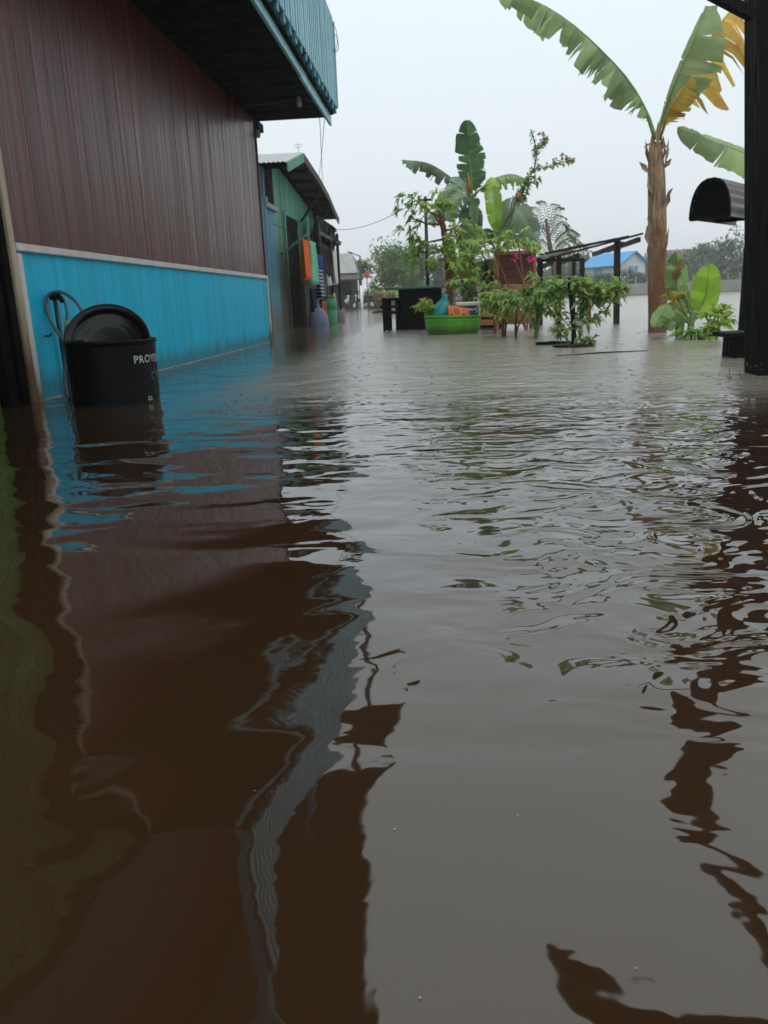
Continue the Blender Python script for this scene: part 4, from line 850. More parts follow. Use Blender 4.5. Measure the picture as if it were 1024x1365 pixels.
# ------------------------------------------------------------------ reddish trunk tree (whorled leaves)
pr_ = random.Random(21)
pb = Vector((0.15, 13.2, 0)); t = thing('frangipani_tree', pb, 'small tree with knobbly reddish trunk and whorled fresh leaves', 'tree')
b = MB(); tp = [Vector((pb.x, 13.2, -0.5)), at(600, 400, 13.2), at(597, 350, 13.2), at(592, 310, 13.2), at(588, 288, 13.2)]
tpp = smooth_pts(tp, 8); b.tube(tpp, [0.066 - 0.024 * i / len(tpp) + 0.006 * math.sin(i * 2.2) for i in range(len(tpp))], 10)
tips = [(555, 268, 12.9), (547, 290, 13.0), (580, 266, 13.2), (548, 320, 12.9), (556, 335, 13.1), (570, 345, 13.0), (612, 300, 13.0), (578, 285, 13.0), (615, 325, 12.9), (590, 335, 12.8), (612, 352, 13.4)]
lb = MB()
for u, v, Y in tips:
    q = at(u, v, Y); s0 = tpp[min(len(tpp) - 1, max(6, int(len(tpp) * (0.98 - max(0, (v - 265)) / 180))))]
    mid = s0.lerp(q, 0.5) - Vector((0, 0, 0.04)); b.tube([s0, mid, q], [0.022, 0.015, 0.01], 6)
    [whorl(lb, q + Vector((pr_.gauss(0, .13), pr_.gauss(0, .1), pr_.gauss(0, .1))), (q - s0) + Vector((0, 0, 0.25)), 13, 0.15, 0.062, pr_, (25, 105), 0.3) for _ in range(5)]
b.build('trunk', 'bark_pap', t, smooth=True); lb.build('crown', 'leaf_fresh', t)
# thin pole and its cable
pt = at(567, 262, 16.0)
t = thing('thin_pole', (pt.x, 16.0, 0), 'thin dark pole behind the reddish trunk tree', 'pole')
mb = MB(); mb.tube([(pt.x + 0.02, 16, -0.6), (pt.x, 16, pt.z)], [0.04, 0.03], 8); mb.build('shaft', 'dark_wood', t, smooth=True)
mb = MB(); mb.bar(pt + Vector((-0.15, 0, -0.06)), pt + Vector((0.12, 0, -0.06)), 0.03, 0.04); mb.build('crossbar', 'dark_wood', t)
cable(at(449, 306, 23.5), pt - Vector((0.12, 0, 0.04)), 0.16, 'thin cable from the shack roof to the thin pole', 0.007)

# ------------------------------------------------------------------ banana clump in the middle
BYc = 14.6
bp_ = at(622, 430, BYc); bp_.z = 0
t = thing('banana_plant', bp_, 'dark green banana plant with one upright leaf behind the tub', 'banana plant')
A = lambda *q: [at(u, v, BYc + (d[0] if d else 0)) for u, v, *d in q]
b = MB(); pts = [Vector((bp_.x, BYc, -0.5))] + A((624, 400), (626, 340), (628, 290), (629, 258)); b.tube(smooth_pts(pts, 5), [0.13 - 0.004 * i for i in range(len(smooth_pts(pts, 5)))], 12); b.build('trunk', 'ban_green', t, smooth=True)
b = MB(); b.tube(A((624, 262), (620, 245), (617, 228)), [0.05, 0.03, 0.012], 7); b.tube(A((627, 262), (626, 246), (624, 230)), [0.04, 0.025, 0.01], 7); b.build('petiole_base', 'petiole_dry', t, smooth=True)
ban_leaf(t, A((630, 265), (629, 240), (626, 205), (621, 160, -0.1)), 0.24, 'leaf_ban_dark', (0.15, -1, 0.2), (5, 8), 0.45, 4, 0.16)
ban_leaf(t, A((634, 262, .2), (634, 240, .3), (635, 210, .4), (631, 178, .4)), 0.18, 'leaf_ban_dark', (-0.3, -1, 0.2), (15, 20), 0.6, 41, 0.14)
ban_leaf(t, A((624, 258), (603, 238), (572, 218), (536, 213, -0.2)), 0.2, 'leaf_ban_grey', (0.1, -0.5, 1), (50, 40), 0.9, 5, 0.1, grav=0.4, taper=0.25)
ban_leaf(t, A((634, 258), (655, 240), (682, 232), (706, 241, -0.2)), 0.22, 'leaf_ban', (0, -0.6, 1), (55, 30), 0.7, 6, 0.1, grav=0.3)
ban_leaf(t, A((632, 262, -.1), (643, 250, -.4), (655, 248, -.6), (659, 275, -.8), (661, 308, -.85)), 0.15, 'leaf_ban_lime', (0.1, -1, 0.15), (15, 15), 0.15, 7, 0.3)
ban_leaf(t, A((626, 260, -.1), (612, 248, -.3), (600, 255, -.5), (586, 280, -.6), (574, 300, -.7)), 0.24, 'leaf_ban_grey', (-0.3, -1, 0.4), (35, 20), 0.5, 8, 0.1)
ban_leaf(t, A((630, 275, -.2), (618, 262, -.5), (606, 272, -.7), (600, 296, -.75)), 0.2, 'leaf_ban_grey', (0.1, -1, 0.3), (20, 25), 0.3, 9, 0.1)
ban_leaf(t, A((634, 290), (637, 275, -.3), (636, 300, -.5), (632, 340, -.6)), 0.16, 'leaf_ban_dark', (0.4, -1, 0.1), (25, 25), 0.5, 10, 0.15)
ban_leaf(t, A((634, 300), (622, 285, -.3), (618, 310, -.5), (615, 350, -.55)), 0.15, 'leaf_ban_dark', (-0.2, -1, 0.1), (25, 25), 0.6, 11, 0.15)
# second, shorter banana plant with broad dull leaves
b2 = at(668, 432, 14.2); b2.z = 0
t = thing('banana_plant', b2, 'short banana plant with broad dull leaves behind the orange brown rack', 'banana plant')
B2 = lambda *q: [at(u, v, 14.2 + (d[0] if d else 0)) for u, v, *d in q]
b = MB(); b.tube([(b2.x, 14.2, -0.5)] + B2((666, 380), (663, 330)), [0.1, 0.09, 0.07], 10); b.build('trunk', 'ban_green', t, smooth=True)
ban_leaf(t, B2((663, 335), (672, 300), (686, 278, -.3), (700, 290, -.5), (716, 322, -.6)), 0.28, 'leaf_ban_grey', (0.1, -1, 0.5), (20, 40), 0.25, 12, 0.15)
ban_leaf(t, B2((664, 335), (680, 318, -.2), (700, 315, -.4), (722, 332, -.5)), 0.22, 'leaf_ban_grey', (0.1, -0.9, 0.8), (25, 35), 0.3, 13, 0.12)
ban_leaf(t, B2((662, 335), (668, 310, -.1), (690, 295, .2), (708, 300, .3)), 0.22, 'leaf_ban', (0.1, -0.8, 0.8), (25, 40), 0.3, 14, 0.12)
ban_leaf(t, B2((661, 335), (650, 312, -.2), (636, 318, -.4), (626, 340, -.5)), 0.17, 'leaf_ban_dark', (-0.2, -1, 0.5), (25, 30), 0.3, 15, 0.12)

# ------------------------------------------------------------------ bougainvillea branch, feathery tree, shrubs
bo = at(672, 432, 12.9); bo.z = 0
t = thing('bougainvillea', bo, 'tall straggling bougainvillea with apricot bracts above the banana leaves', 'shrub')
C = lambda *q: [at(u, v, 12.9 + (d[0] if d else 0)) for u, v, *d in q]
stems = [C((672, 440), (668, 370), (676, 310), (690, 262), (702, 240), (712, 225), (715, 200), (708, 175)), C((712, 226), (730, 222), (748, 217), (763, 213)), C((702, 240), (697, 258), (693, 270)), C((714, 205), (722, 192), (726, 184)), C((690, 264), (702, 250), (716, 238))]
b = MB()
for i, s in enumerate(stems): b.tube(smooth_pts(s, 5), [0.009 if i == 0 else 0.006] * len(smooth_pts(s, 5)), 5)
b.build('stems', 'stem_red', t, smooth=True)
lb = MB(); fb = MB(); gb = MB()
for i, s in enumerate(stems):
    sp_ = smooth_pts(s, 9)
    for j, q in enumerate(sp_):
        if i == 0 and j < 24: continue
        for k in range(3):
            d = Vector((pr_.gauss(0, 1), pr_.gauss(0, 1), pr_.gauss(0.1, .7))); big = (i in (2, 4))
            lb.leaf(q + d * 0.01, d, (0, -.5, 1), pr_.uniform(0.05, 0.085) * (1.4 if big else 1), 0.04 * (1.5 if big else 1), 0.2)
for u, v in ((722, 180), (727, 188), (741, 214), (752, 208), (724, 195), (762, 213)):
    for k in range(9):
        d = Vector((pr_.gauss(0, 1), pr_.gauss(0, 1), pr_.gauss(0, 1))); fb.leaf(at(u, v, 12.9) + d * 0.008, d, (0, -1, .3), 0.06, 0.045, 0.1)
    fb.build('bract_cluster', 'apricot', t); fb = MB()
lb.build('leaves', 'leaf_mid', t)
fq = at(691, 261, 12.85); mb = MB(); mb.lathe(fq, [(0, 0.055), (0.035, 0.05), (0.05, 0.01), (0.042, -0.04), (0.02, -0.06), (0, -0.062)], 12); mb.tube([fq + Vector((0, 0, .05)), at(694, 252, 12.9)], 0.004, 4); mb.build('hanging_fruit', 'orange_bag' if False else 'apricot', t, smooth=True)

ft = at(742, 432, 16.2); ft.z = 0
t = thing('feathery_tree', ft, 'thin tree with fine feathery fronds behind the pergola', 'tree')
D = lambda *q: [at(u, v, 16.2 + (d[0] if d else 0)) for u, v, *d in q]
b = MB(); b.tube(smooth_pts(D((745, 440), (740, 370), (732, 320), (728, 292)), 5), [0.07 - 0.003 * i for i in range(16)], 8)
lb = MB()
for k, (u0, v0, u1, v1) in enumerate(((732, 318, 705, 272), (732, 315, 720, 264), (731, 310, 742, 268), (731, 318, 752, 285), (733, 322, 758, 298), (736, 330, 768, 312), (736, 335, 775, 322), (732, 325, 708, 298), (738, 335, 764, 330), (733, 322, 748, 272), (730, 320, 700, 285), (736, 340, 712, 325), (735, 328, 770, 306))):
    Yo = pr_.uniform(-.5, .5); p0 = at(u0, v0, 16.2); p1 = at(u1, v1, 16.2 + Yo); n = 22
    mid = p0.lerp(p1, 0.6) + Vector((0, 0, 0.12)); sp_ = smooth_pts([p0, mid, p1 + Vector((0, 0, -0.06))], n // 2)
    b.tube(sp_, 0.006, 4)
    for j, q in enumerate(sp_[3:]):
        tg = (sp_[min(j + 4, len(sp_) - 1)] - sp_[j + 2]).normalized(); sd = tg.cross(Vector((0, -.6, .8))).normalized()
        for s in (-1, 1): lb.leaf(q, sd * s + tg * 0.7 - Vector((0, 0, .15)), (0, -.6, 1), 0.17 * (1 - 0.5 * j / n), 0.03, 0.2)
b.build('trunk', 'bark_grey', t, smooth=True); lb.build('crown', 'leaf_feather', t)

def shrub(base_u, base_v, Y, tops, label, n=3, ln=0.16, w=0.045, m='leaf_mid', stem='stem_red', nleaf=13, name='leafy_shrub', grp='leafy shrubs standing in the flood', spread=0.16, tr_=0.012):
    bz = at(base_u, base_v, Y); bz.z = 0
    t = thing(name, bz, label, 'shrub', grp); b = MB(); lb = MB()
    for (u, v, dy) in tops:
        q = at(u, v, Y + dy); mid = bz.lerp(q, 0.5) + Vector((pr_.uniform(-.04, .04), 0, 0.03))
        b.tube(smooth_pts([Vector((bz.x, bz.y, -0.5)), bz + Vector((pr_.uniform(-.02, .02), 0, 0.05)), mid, q], 4), tr_, 6)
        for k in range(nleaf):
            a = pr_.uniform(0, 2 * math.pi); el = pr_.uniform(-0.3, 0.9); d = Vector((math.cos(a) * math.cos(el), math.sin(a) * math.cos(el), math.sin(el)))
            e_ = q + d * spread * pr_.uniform(0.5, 1.2) + Vector((0, 0, -spread * 0.6 * pr_.random())); b.tube([q - Vector((0, 0, 0.03)), e_], 0.004, 4)
            palmate(lb, e_, d + Vector((0, -.2, 0)), pr_.choice((4, 5, 6, 7)), ln * pr_.uniform(.45, 1.3), w * pr_.uniform(.6, 1.2), pr_, 0.45)
    b.build('stems', stem, t, smooth=True); lb.build('foliage', m, t); return t
shrub(660, 446, 11.4, [(652, 386, 0), (662, 396, .1), (670, 398, -.1), (656, 404, .1)], 'leafy shrub next to the green tub, thin reddish stems')
shrub(672, 449, 10.4, [(668, 394, 0), (682, 400, .1), (660, 406, 0), (676, 412, -.1)], 'leafy shrub in front of the orange brown rack', m='leaf_fresh')
shrub(688, 449, 10.2, [(694, 392, 0), (704, 396, 0), (688, 406, -.1)], 'leafy shrub between the rack and the forked green one')
shrub(716, 452, 9.6, [(712, 390, 0), (724, 376, .1), (730, 392, -.1), (706, 400, 0), (722, 410, .1)], 'leafy shrub with a thick green stem beside the black mat', stem='stem_green', tr_=0.02)
shrub(700, 440, 12.2, [(645, 362, .2), (630, 350, .2), (640, 335, .2), (655, 322, .1), (690, 318, .2), (618, 366, 0)], 'spreading shrub above the rack with fresh light leaves', m='leaf_fresh', ln=0.2, w=0.055, spread=0.22)
shrub(640, 436, 13.6, [(628, 392, 0), (616, 380, .1), (635, 372, 0), (610, 362, 0), (632, 355, .2)], 'dark leafy shrub behind the green tub', m='leaf_mid', ln=0.18)
# pink bracts
t = thing('bougainvillea', Vector((1.28, 12.3, 0)), 'small bougainvillea with vivid pink bracts over the rack', 'shrub')
b = MB(); fb = MB(); q0 = at(708, 346, 12.3); q1 = at(685, 343, 12.3)
b.tube([(1.28, 12.3, -0.4), (1.3, 12.3, 0.5), q0], 0.012, 5); b.tube([(1.3, 12.3, 0.5), q1], 0.01, 5); b.build('stems', 'stem_red', t)
for q, n in ((q0, 26), (q1, 8)):
    for k in range(n):
        d = Vector((pr_.gauss(0, 1), pr_.gauss(0, .7), pr_.gauss(0, .8))); fb.leaf(q + d * 0.012, d, (0, -1, .3), 0.055, 0.045, 0.1)
    fb.build('bract_cluster', 'pink', t); fb = MB()

# ------------------------------------------------------------------ orange brown rack
RY = 12.5; x0 = at(663, 400, RY).x; x1 = at(712, 400, RY).x; z1 = at(663, 338, RY).z
t = thing('wooden_rack', ((x0 + x1) / 2, RY, 0), 'orange brown wooden rack with reddish planks among the shrubs', 'rack')
for xx in (x0, x1):
    for yy in (RY, RY + 0.42): mb = MB(); mb.box((xx, yy, z1 / 2 - 0.3), (0.05, 0.05, z1 + 0.6), ch=0.006); mb.build('upright', 'pale_wood', t)
for k in range(4):
    mb = MB(); z = z1 - 0.02 - k * 0.112; mb.box(((x0 + x1) / 2, RY + 0.03 + 0.008 * (k % 2), z - 0.04), (x1 - x0 - 0.03, 0.02, 0.114), Euler((0, R(pr_.uniform(-1, 1)), 0)), 0.005); mb.build('plank', 'red_wood', t)
mb = MB(); mb.box(((x0 + x1) / 2, RY - 0.012, z1 - 0.0), (x1 - x0 + 0.1, 0.05, 0.055), ch=0.006); mb.build('top_rail', 'pale_wood', t)
for z in (z1 - 0.5, 0.24, 0.12):
    mb = MB(); mb.box(((x0 + x1) / 2 - (0.12 if z < .4 else 0), RY - 0.0, z), (x1 - x0 + (0.28 if z < .4 else 0.06), 0.04, 0.085), ch=0.006); mb.build('lower_rail', 'pale_wood', t)
mb = MB(); mb.box(((x0 + x1) / 2, RY + 0.2, 0.18), (x1 - x0 + 0.1, 0.5, 0.04), ch=0.006); mb.build('shelf', 'pale_wood', t)
# black drum behind
c = at(655, 420, 13.4); c.z = 0; mb = MB(); mb.lathe(c, [(0, -0.5), (0.17, -0.5), (0.18, 0.0), (0.185, 0.4), (0.18, 0.42), (0.185, 0.8), (0.17, 1.04), (0.1, 1.08), (0, 1.08)], 24); single(mb, 'water_drum', 'black_plastic', c, 'tall black drum behind the orange brown rack', 'drum', smooth=True)

# ------------------------------------------------------------------ pergola
pg = thing('pergola', (2.3, 14, 0), 'dark timber pergola frame with open slats sloping up to one side', 'pergola')
def post(u, v, Y, vt, w=0.085, mm='dark_wood', du=0):
    p = at(u, v, Y); q = at(u + du, vt, Y); mb = MB(); mb.bar((p.x, Y, -0.6), (q.x, Y, q.z), w, w, (0, 1, 0)); return mb.build('post', mm, pg)
post(823, 432, 13.1, 321, 0.085); post(745, 432, 14.0, 342, 0.08); post(720, 433, 14.0, 346, 0.09); post(776, 430, 15.2, 345, 0.08); post(765, 432, 14.6, 340, 0.06); post(788, 430, 14.2, 392, 0.07, 'red_wood', -4)
def zr(x): return 1.06 + (x - 1.79) * 0.215
for k in range(6):
    yy = 12.95 + k * 0.42
    mb = MB(); mb.bar((1.62 + 0.03 * k, yy, zr(1.62) + (0.0 if k == 0 else 0.07 + 0.02 * k)), (3.1 - 0.12 * k, yy + 0.05, zr(3.1) - 0.005 * k), 0.05, 0.03); mb.build('slat', 'dark_wood', pg)
for k, xx in enumerate((1.7, 2.1, 2.75, 3.0)):
    mb = MB(); mb.bar((xx, 12.8, zr(xx) - 0.075), (xx + 0.05, 15.4, zr(xx) - 0.075 - 0.02), 0.05, 0.07); mb.build('beam', 'dark_wood', pg)
mb = MB(); mb.bar((1.5, 13.05, 1.02), (2.25, 13.1, 1.0), 0.04, 0.05); mb.build('brace', 'dark_wood', pg)
mb = MB(); mb.bar((1.68, 13.95, 0.5), (2.05, 13.95, -0.1), 0.04, 0.04); mb.build('brace', 'dark_wood', pg)
mb = MB(); mb.bar((1.5, 12.9, zr(1.5) + 0.045), (2.0, 13.4, zr(2.0) + 0.05), 0.3, 0.012); mb.build('loose_board', 'rust_zinc', pg)

# ------------------------------------------------------------------ plant on a black stake, floating mat, sticks
sb = at(765, 462, 7.95); sb.z = 0
t = thing('staked_plant', sb, 'climbing leafy plant tied to a black stake rising from a black mat', 'plant')
E_ = lambda *q: [at(u, v, 7.95 + (d[0] if d else 0)) for u, v, *d in q]
b = MB(); st = [Vector((sb.x, 7.95, -0.4))] + E_((765, 445), (762, 410), (759, 370)); b.tube(smooth_pts(st, 5), [0.026 - 0.0006 * i for i in range(16)], 8); b.build('stake', 'black_panel', t, smooth=True)
b = MB(); lb = MB(); b.tube(smooth_pts(E_((758, 463), (756, 452), (748, 447), (744, 449)), 4), 0.012, 6)
for s in (E_((765, 448), (772, 425), (782, 400), (800, 385), (822, 382)), E_((763, 440), (748, 420), (745, 395), (740, 378)), E_((764, 430), (775, 410), (772, 385), (765, 372)), E_((766, 440), (785, 428), (808, 412), (826, 388)), E_((765, 445), (780, 455), (790, 452)), E_((763, 435), (750, 440), (740, 437))):
    sp_ = smooth_pts(s, 7); b.tube(sp_, 0.005, 5)
    for j, q in enumerate(sp_):
        if j < 4: continue
        for k in range(2):
            d = Vector((pr_.gauss(0, 1), pr_.gauss(0, .8), pr_.gauss(-.1, .5))); lb.leaf(q, d, (0, -.5, 1), pr_.uniform(0.07, 0.13), pr_.uniform(0.04, 0.06), 0.35)
b.build('vines', 'stem_green', t, smooth=True)
for u, v, dy, rx, rz_, n in ((775, 378, .1, .13, .07, 70), (800, 388, 0, .13, .08, 80), (822, 386, .05, .09, .06, 55), (750, 378, .1, .12, .08, 70), (790, 398, 0, .1, .06, 50), (735, 392, .15, .08, .08, 45)):
    crown(lb, at(u, v, 7.95 + dy), (rx, 0.12, rz_), n, 0.105, pr_, 9, 0.1)
lb.build('foliage', 'leaf_mid', t)
mt = at(752, 460, 8.1); mt.z = 0
mb = MB(); mb.lathe((sb.x + 0.0, 7.95, 0), [(0, 0.028), (0.09, 0.026), (0.14, 0.018), (0.19, 0.022), (0.205, 0.012), (0.2, -0.02), (0, -0.02)], 30, 1.0, 0.9); single(mb, 'round_mat', 'black_panel', (sb.x, 7.95, 0), 'flat round black mat awash at the foot of the stake', 'mat', smooth=True)
q = at(737, 458.5, 8.35); mb = MB(); mb.tube([(q.x - 0.17, 8.38, 0.012), (q.x, 8.36, 0.016), (q.x + 0.25, 8.33, 0.012)], [0.016, 0.022, 0.014], 8); single(mb, 'floating_log', 'black_panel', (q.x, 8.35, 0), 'short black stick floating beside the round mat', 'stick', smooth=True)
p = at(745, 472, 6.9); mb = MB(); mb.tube([Vector((0.95, 6.78, 0.002)), Vector((1.35, 6.92, 0.006)), Vector((1.75, 7.0, 0.003))], [0.003, 0.006, 0.003], 6); single(mb, 'floating_stick', 'dark_wood', (1.35, 6.9, 0), 'long thin wet stick floating in front of the round mat', 'stick', smooth=True)
p = at(505, 419, 36); mb = MB(); mb.tube([Vector((p.x - .3, 36, 0.02)), Vector((p.x, 36.1, 0.05)), Vector((p.x + .35, 36, 0.02))], [0.03, 0.07, 0.03], 6); single(mb, 'driftwood', 'dark_wood', (p.x, 36, 0), 'dark piece of driftwood floating up the street', 'driftwood', smooth=True)

# ------------------------------------------------------------------ tall banana with the dry stem
bb = at(878, 443, 10.05); bb.z = 0
t = thing('banana_plant', bb, 'tall banana plant with dry brown stem and one yellowing leaf', 'banana plant')
F = lambda *q: [at(u, v, 10.05 + (d[0] if d else 0)) for u, v, *d in q]
b = MB(); stp = smooth_pts([Vector((bb.x, 10.05, -0.5))] + F((877, 430), (876, 350), (876, 290), (875, 235), (874, 190)), 8)
n = len(stp); nv = 20; vs = []; fs = []
for i, p in enumerate(stp):
    f = i / (n - 1); rad = 0.112 - 0.018 * f - (0.03 * max(0, (f - 0.82) / 0.18))
    for k in range(nv):
        a = 2 * math.pi * k / nv; rr = rad * (1 + 0.07 * mnoise.noise(Vector((math.cos(a) * 2.2, math.sin(a) * 2.2, p.z * 2.0))) + 0.05 * math.sin(a * 7 + p.z * 3))
        vs.append(p + Vector((math.cos(a) * rr, math.sin(a) * rr, 0)))
for i in range(n - 1):
    for k in range(nv): fs.append((i * nv + k, i * nv + (k + 1) % nv, (i + 1) * nv + (k + 1) % nv, (i + 1) * nv + k))
b.add(vs, fs); b.build('trunk', 'bark_ban', t, smooth=True)
for (u, v, du, dv, Y, w) in ((866, 232, -12, -14, -.05, .07), (885, 225, 9, -12, -.05, .06), (868, 190, -9, 6, -.05, .03), (882, 190, 10, 9, -.05, .03), (870, 260, -5, -22, -.08, .09), (882, 285, 6, -20, -.08, .08), (866, 330, -3, -25, -.1, .1), (880, 340, 5, -30, -.1, .1), (872, 205, -3, -20, -.1, .09), (880, 205, 4, -20, -.1, .08), (888, 262, 8, -10, 0, .04), (863, 222, -9, -3, 0, .04)):
    p0 = at(u, v, 10.05 + Y - 0.07); p1 = at(u + du, v + dv, 10.05 + Y - 0.1); lb = MB(); lb.leaf(p0, p1 - p0, (0, -1, 0.2), (p1 - p0).length * 1.2, w, 0.0); lb.build('dry_sheath', 'bark_ban', t)
shr = random.Random(4)
for k in range(15):
    f = 0.25 + 0.72 * shr.random(); p = stp[int(f * (n - 1))]; a = shr.uniform(math.pi, 2 * math.pi) + shr.choice((0, 0, 0.3, -0.3)); o_ = Vector((math.cos(a), math.sin(a), 0)); rad = 0.106 - 0.018 * f
    lb = MB(); d_ = Vector((shr.uniform(-.12, .12), 0, 1)) * shr.choice((1, 1, -1)) + o_ * shr.uniform(0.05, 0.28)
    lb.leaf(p + o_ * rad * 0.97, d_, o_, shr.uniform(0.16, 0.42), shr.uniform(0.05, 0.1), 0.0); lb.build('dry_sheath', shr.choice(('bark_ban', 'bark_ban', 'leaf_brown')), t)
ban_leaf(t, F((874, 186), (863, 152), (838, 108, -.1), (800, 66, -.2), (760, 30, -.3), (715, 2, -.3), (660, -14, -.3)), 0.3, 'leaf_ban_pale', (0.25, -0.35, 1), (55, 42), 0.95, 31, 0.13, pr=0.028, seg=50, taper=0.22, grav=0.4)
ban_leaf(t, F((876, 184), (882, 160), (898, 115, -.1), (920, 65, -.2), (942, 8, -.2)), 0.42, 'leaf_ban_pale', (-0.75, -0.75, 0.25), (10, 15), 0.4, 32, 0.14, pr=0.028, halves=(0.2, 1), taper=0.5, tipw=0.35)
ban_leaf(t, F((879, 186, .1), (892, 152, .25), (914, 108, .35), (942, 60, .4), (972, 18, .4), (1008, -14, .35)), 0.5, 'leaf_yellow', (-0.7, -0.8, 0.25), (12, 22), 0.85, 35, 0.3, pm='petiole_dry', pr=0.02, halves=(0.12, 1), tipw=0.5, grav=0.7)
ban_leaf(t, F((880, 186, -.05), (888, 158, -.15), (902, 130, -.25), (922, 102, -.3)), 0.22, 'leaf_yellow', (-0.7, -0.8, 0.2), (15, 25), 0.5, 36, 0.25, pm='petiole_dry', pr=0.016, halves=(0.1, 1))
# banana behind the post
b3 = at(1050, 445, 9.2); b3.z = 0
t = thing('banana_plant', b3, 'banana plant with one broad green leaf reaching out behind the black post', 'banana plant')
Gq = lambda *q: [at(u, v, 9.2 + (d[0] if d else 0)) for u, v, *d in q]
b = MB(); b.tube([(b3.x, 9.2, -0.5)] + Gq((1052, 350), (1055, 265)), [0.12, 0.11, 0.08], 10); b.build('trunk', 'bark_ban', t, smooth=True)
ban_leaf(t, Gq((1055, 268), (1040, 235), (1000, 208), (955, 190), (903, 170)), 0.24, 'leaf_ban_pale', (0.1, -0.75, 0.7), (45, 20), 0.3, 33, 0.12)
ban_leaf(t, Gq((1055, 268), (1075, 220), (1110, 190), (1150, 185)), 0.24, 'leaf_ban', (0.1, -0.75, 0.7), (45, 30), 0.4, 34, 0.12)

# ------------------------------------------------------------------ young banana shoots and bush at the foot
s1 = at(918, 446, 9.0); s1.z = 0
t = thing('banana_shoot', s1, 'young banana shoot with one upright yellow-green paddle leaf', 'banana plant')
Hq = lambda *q: [at(u, v, 9.0 + (d[0] if d else 0)) for u, v, *d in q]
b = MB(); b.tube([(s1.x, 9.0, -0.4)] + Hq((922, 425), (928, 410)), [0.04, 0.035, 0.02], 8); b.build('trunk', 'ban_green', t, smooth=True)
ban_leaf(t, Hq((924, 430), (934, 412), (942, 388, -.05), (946, 352, -.1)), 0.165, 'leaf_ban_lime', (0.1, -1, 0.15), (6, 10), 0.05, 51, 0.18, tipw=0.1)
ban_leaf(t, Hq((920, 430), (908, 402), (903, 372, .1), (902, 336, .1)), 0.15, 'leaf_ban', (-0.2, -1, 0.2), (25, 30), 0.3, 52, 0.15)
ban_leaf(t, Hq((918, 430), (900, 412, -.1), (888, 408, -.3), (872, 436, -.5)), 0.14, 'leaf_ban', (-0.2, -0.8, 0.6), (20, 30), 0.4, 53, 0.1)
ban_leaf(t, Hq((920, 432), (906, 418, -.1), (896, 418, -.3), (890, 440, -.4)), 0.16, 'leaf_ban', (0.3, -0.8, 0.6), (20, 30), 0.2, 54, 0.1)
ban_leaf(t, Hq((922, 425), (915, 395), (905, 392), (897, 402)), 0.1, 'leaf_mix', (0, -1, 0.4), (30, 30), 0.6, 55, 0.2)
ban_leaf(t, Hq((921, 430), (912, 415), (904, 408), (896, 388)), 0.09, 'leaf_yellow', (0, -1, 0.3), (30, 35), 0.5, 57, 0.2, pm='petiole_dry')
ban_leaf(t, Hq((903, 380, .1), (904, 370, .1), (905, 358, .05), (906, 345, .05)), 0.07, 'leaf_brown', (0, -1, 0.2), (30, 30), 0.8, 56, 0.1, pm='petiole_dry')
def bush(u, v, Y, parts, label, m='leaf_fresh', size=0.12):
    c = at(u, v, Y); c.z = 0; t = thing('leafy_bush', c, label, 'bush', 'bushes at the foot of the dry banana stem'); b = MB(); lb = MB()
    for (uu, vv, dy, n) in parts:
        q = at(uu, vv, Y + dy); b.tube([(c.x, c.y, -0.4), c.lerp(q, 0.5) + Vector((0, 0, 0.05)), q], [0.014, 0.01, 0.006], 6); whorl(lb, q, (q - c) + Vector((0, -.1, 0.4)), n, size * 1.3, size * 0.55, pr_, (30, 110), 0.3)
    b.build('stems', 'stem_green', t, smooth=True); lb.build('foliage', m, t)
bush(948, 452, 8.5, [(940, 420, 0, 16), (955, 415, 0, 18), (966, 410, .1, 16), (950, 435, -.1, 18), (963, 430, -.1, 16), (972, 420, 0, 12), (945, 446, -.15, 14)], 'light green leafy bush beside the paddle-leaved banana shoot')
bush(906, 450, 8.9, [(895, 395, .3, 12), (905, 385, .3, 14), (912, 398, .2, 14), (900, 410, .2, 12), (918, 410, .2, 12)], 'darker leafy bush between the dry stem and the banana shoot', 'leaf_mid')
bush(935, 455, 8.4, [(925, 440, 0, 14), (936, 447, -.1, 12), (915, 447, 0, 12), (905, 444, .1, 10)], 'low leaves awash in front of the banana shoot', 'leaf_mid', 0.1)

# ------------------------------------------------------------------ shelter post on the right, arched awning, bench
sp0 = Vector((1.92, 4.79, 0)); tilt_x = -0.075
sh_ = thing('shelter', sp0, 'black timber post and eaves of an open shelter standing in the flood', 'shelter')
mb = MB(); mb.bar((sp0.x + 0.05 , 4.83, -0.6), (sp0.x + tilt_x * 3.1, 4.83, 3.05), 0.22, 0.22, (0, 1, 0)); mb.build('post', 'post_black', sh_)
mb = MB(); mb.bar(at(1003, 20, 4.74), at(890, -40, 4.6), 0.05, 0.05); mb.build('brace', 'post_black', sh_)
mb = MB(); mb.bar((2.0, 0.6, -0.6), (2.0, 0.6, 3.0), 0.16, 0.16, (0, 1, 0)); mb.build('post', 'post_black', sh_)
mb = MB(); mb.bar((1.72, 5.1, 3.05), (2.3, -0.6, 3.02), 0.07, 0.1); mb.build('beam', 'dark_wood', sh_)
mb = MB(); rp4 = [(0.6, 3.85), (1.0, 3.05), (1.25, 2.2), (1.3, -1.0), (3.6, -1.0), (3.6, 2.6), (2.3, 3.05), (1.5, 3.4)]
mb.add([(x, y, 3.14) for x, y in rp4], [tuple(range(8))]); mb.build('roof_board', 'dark_wood', sh_, solid=0.05)

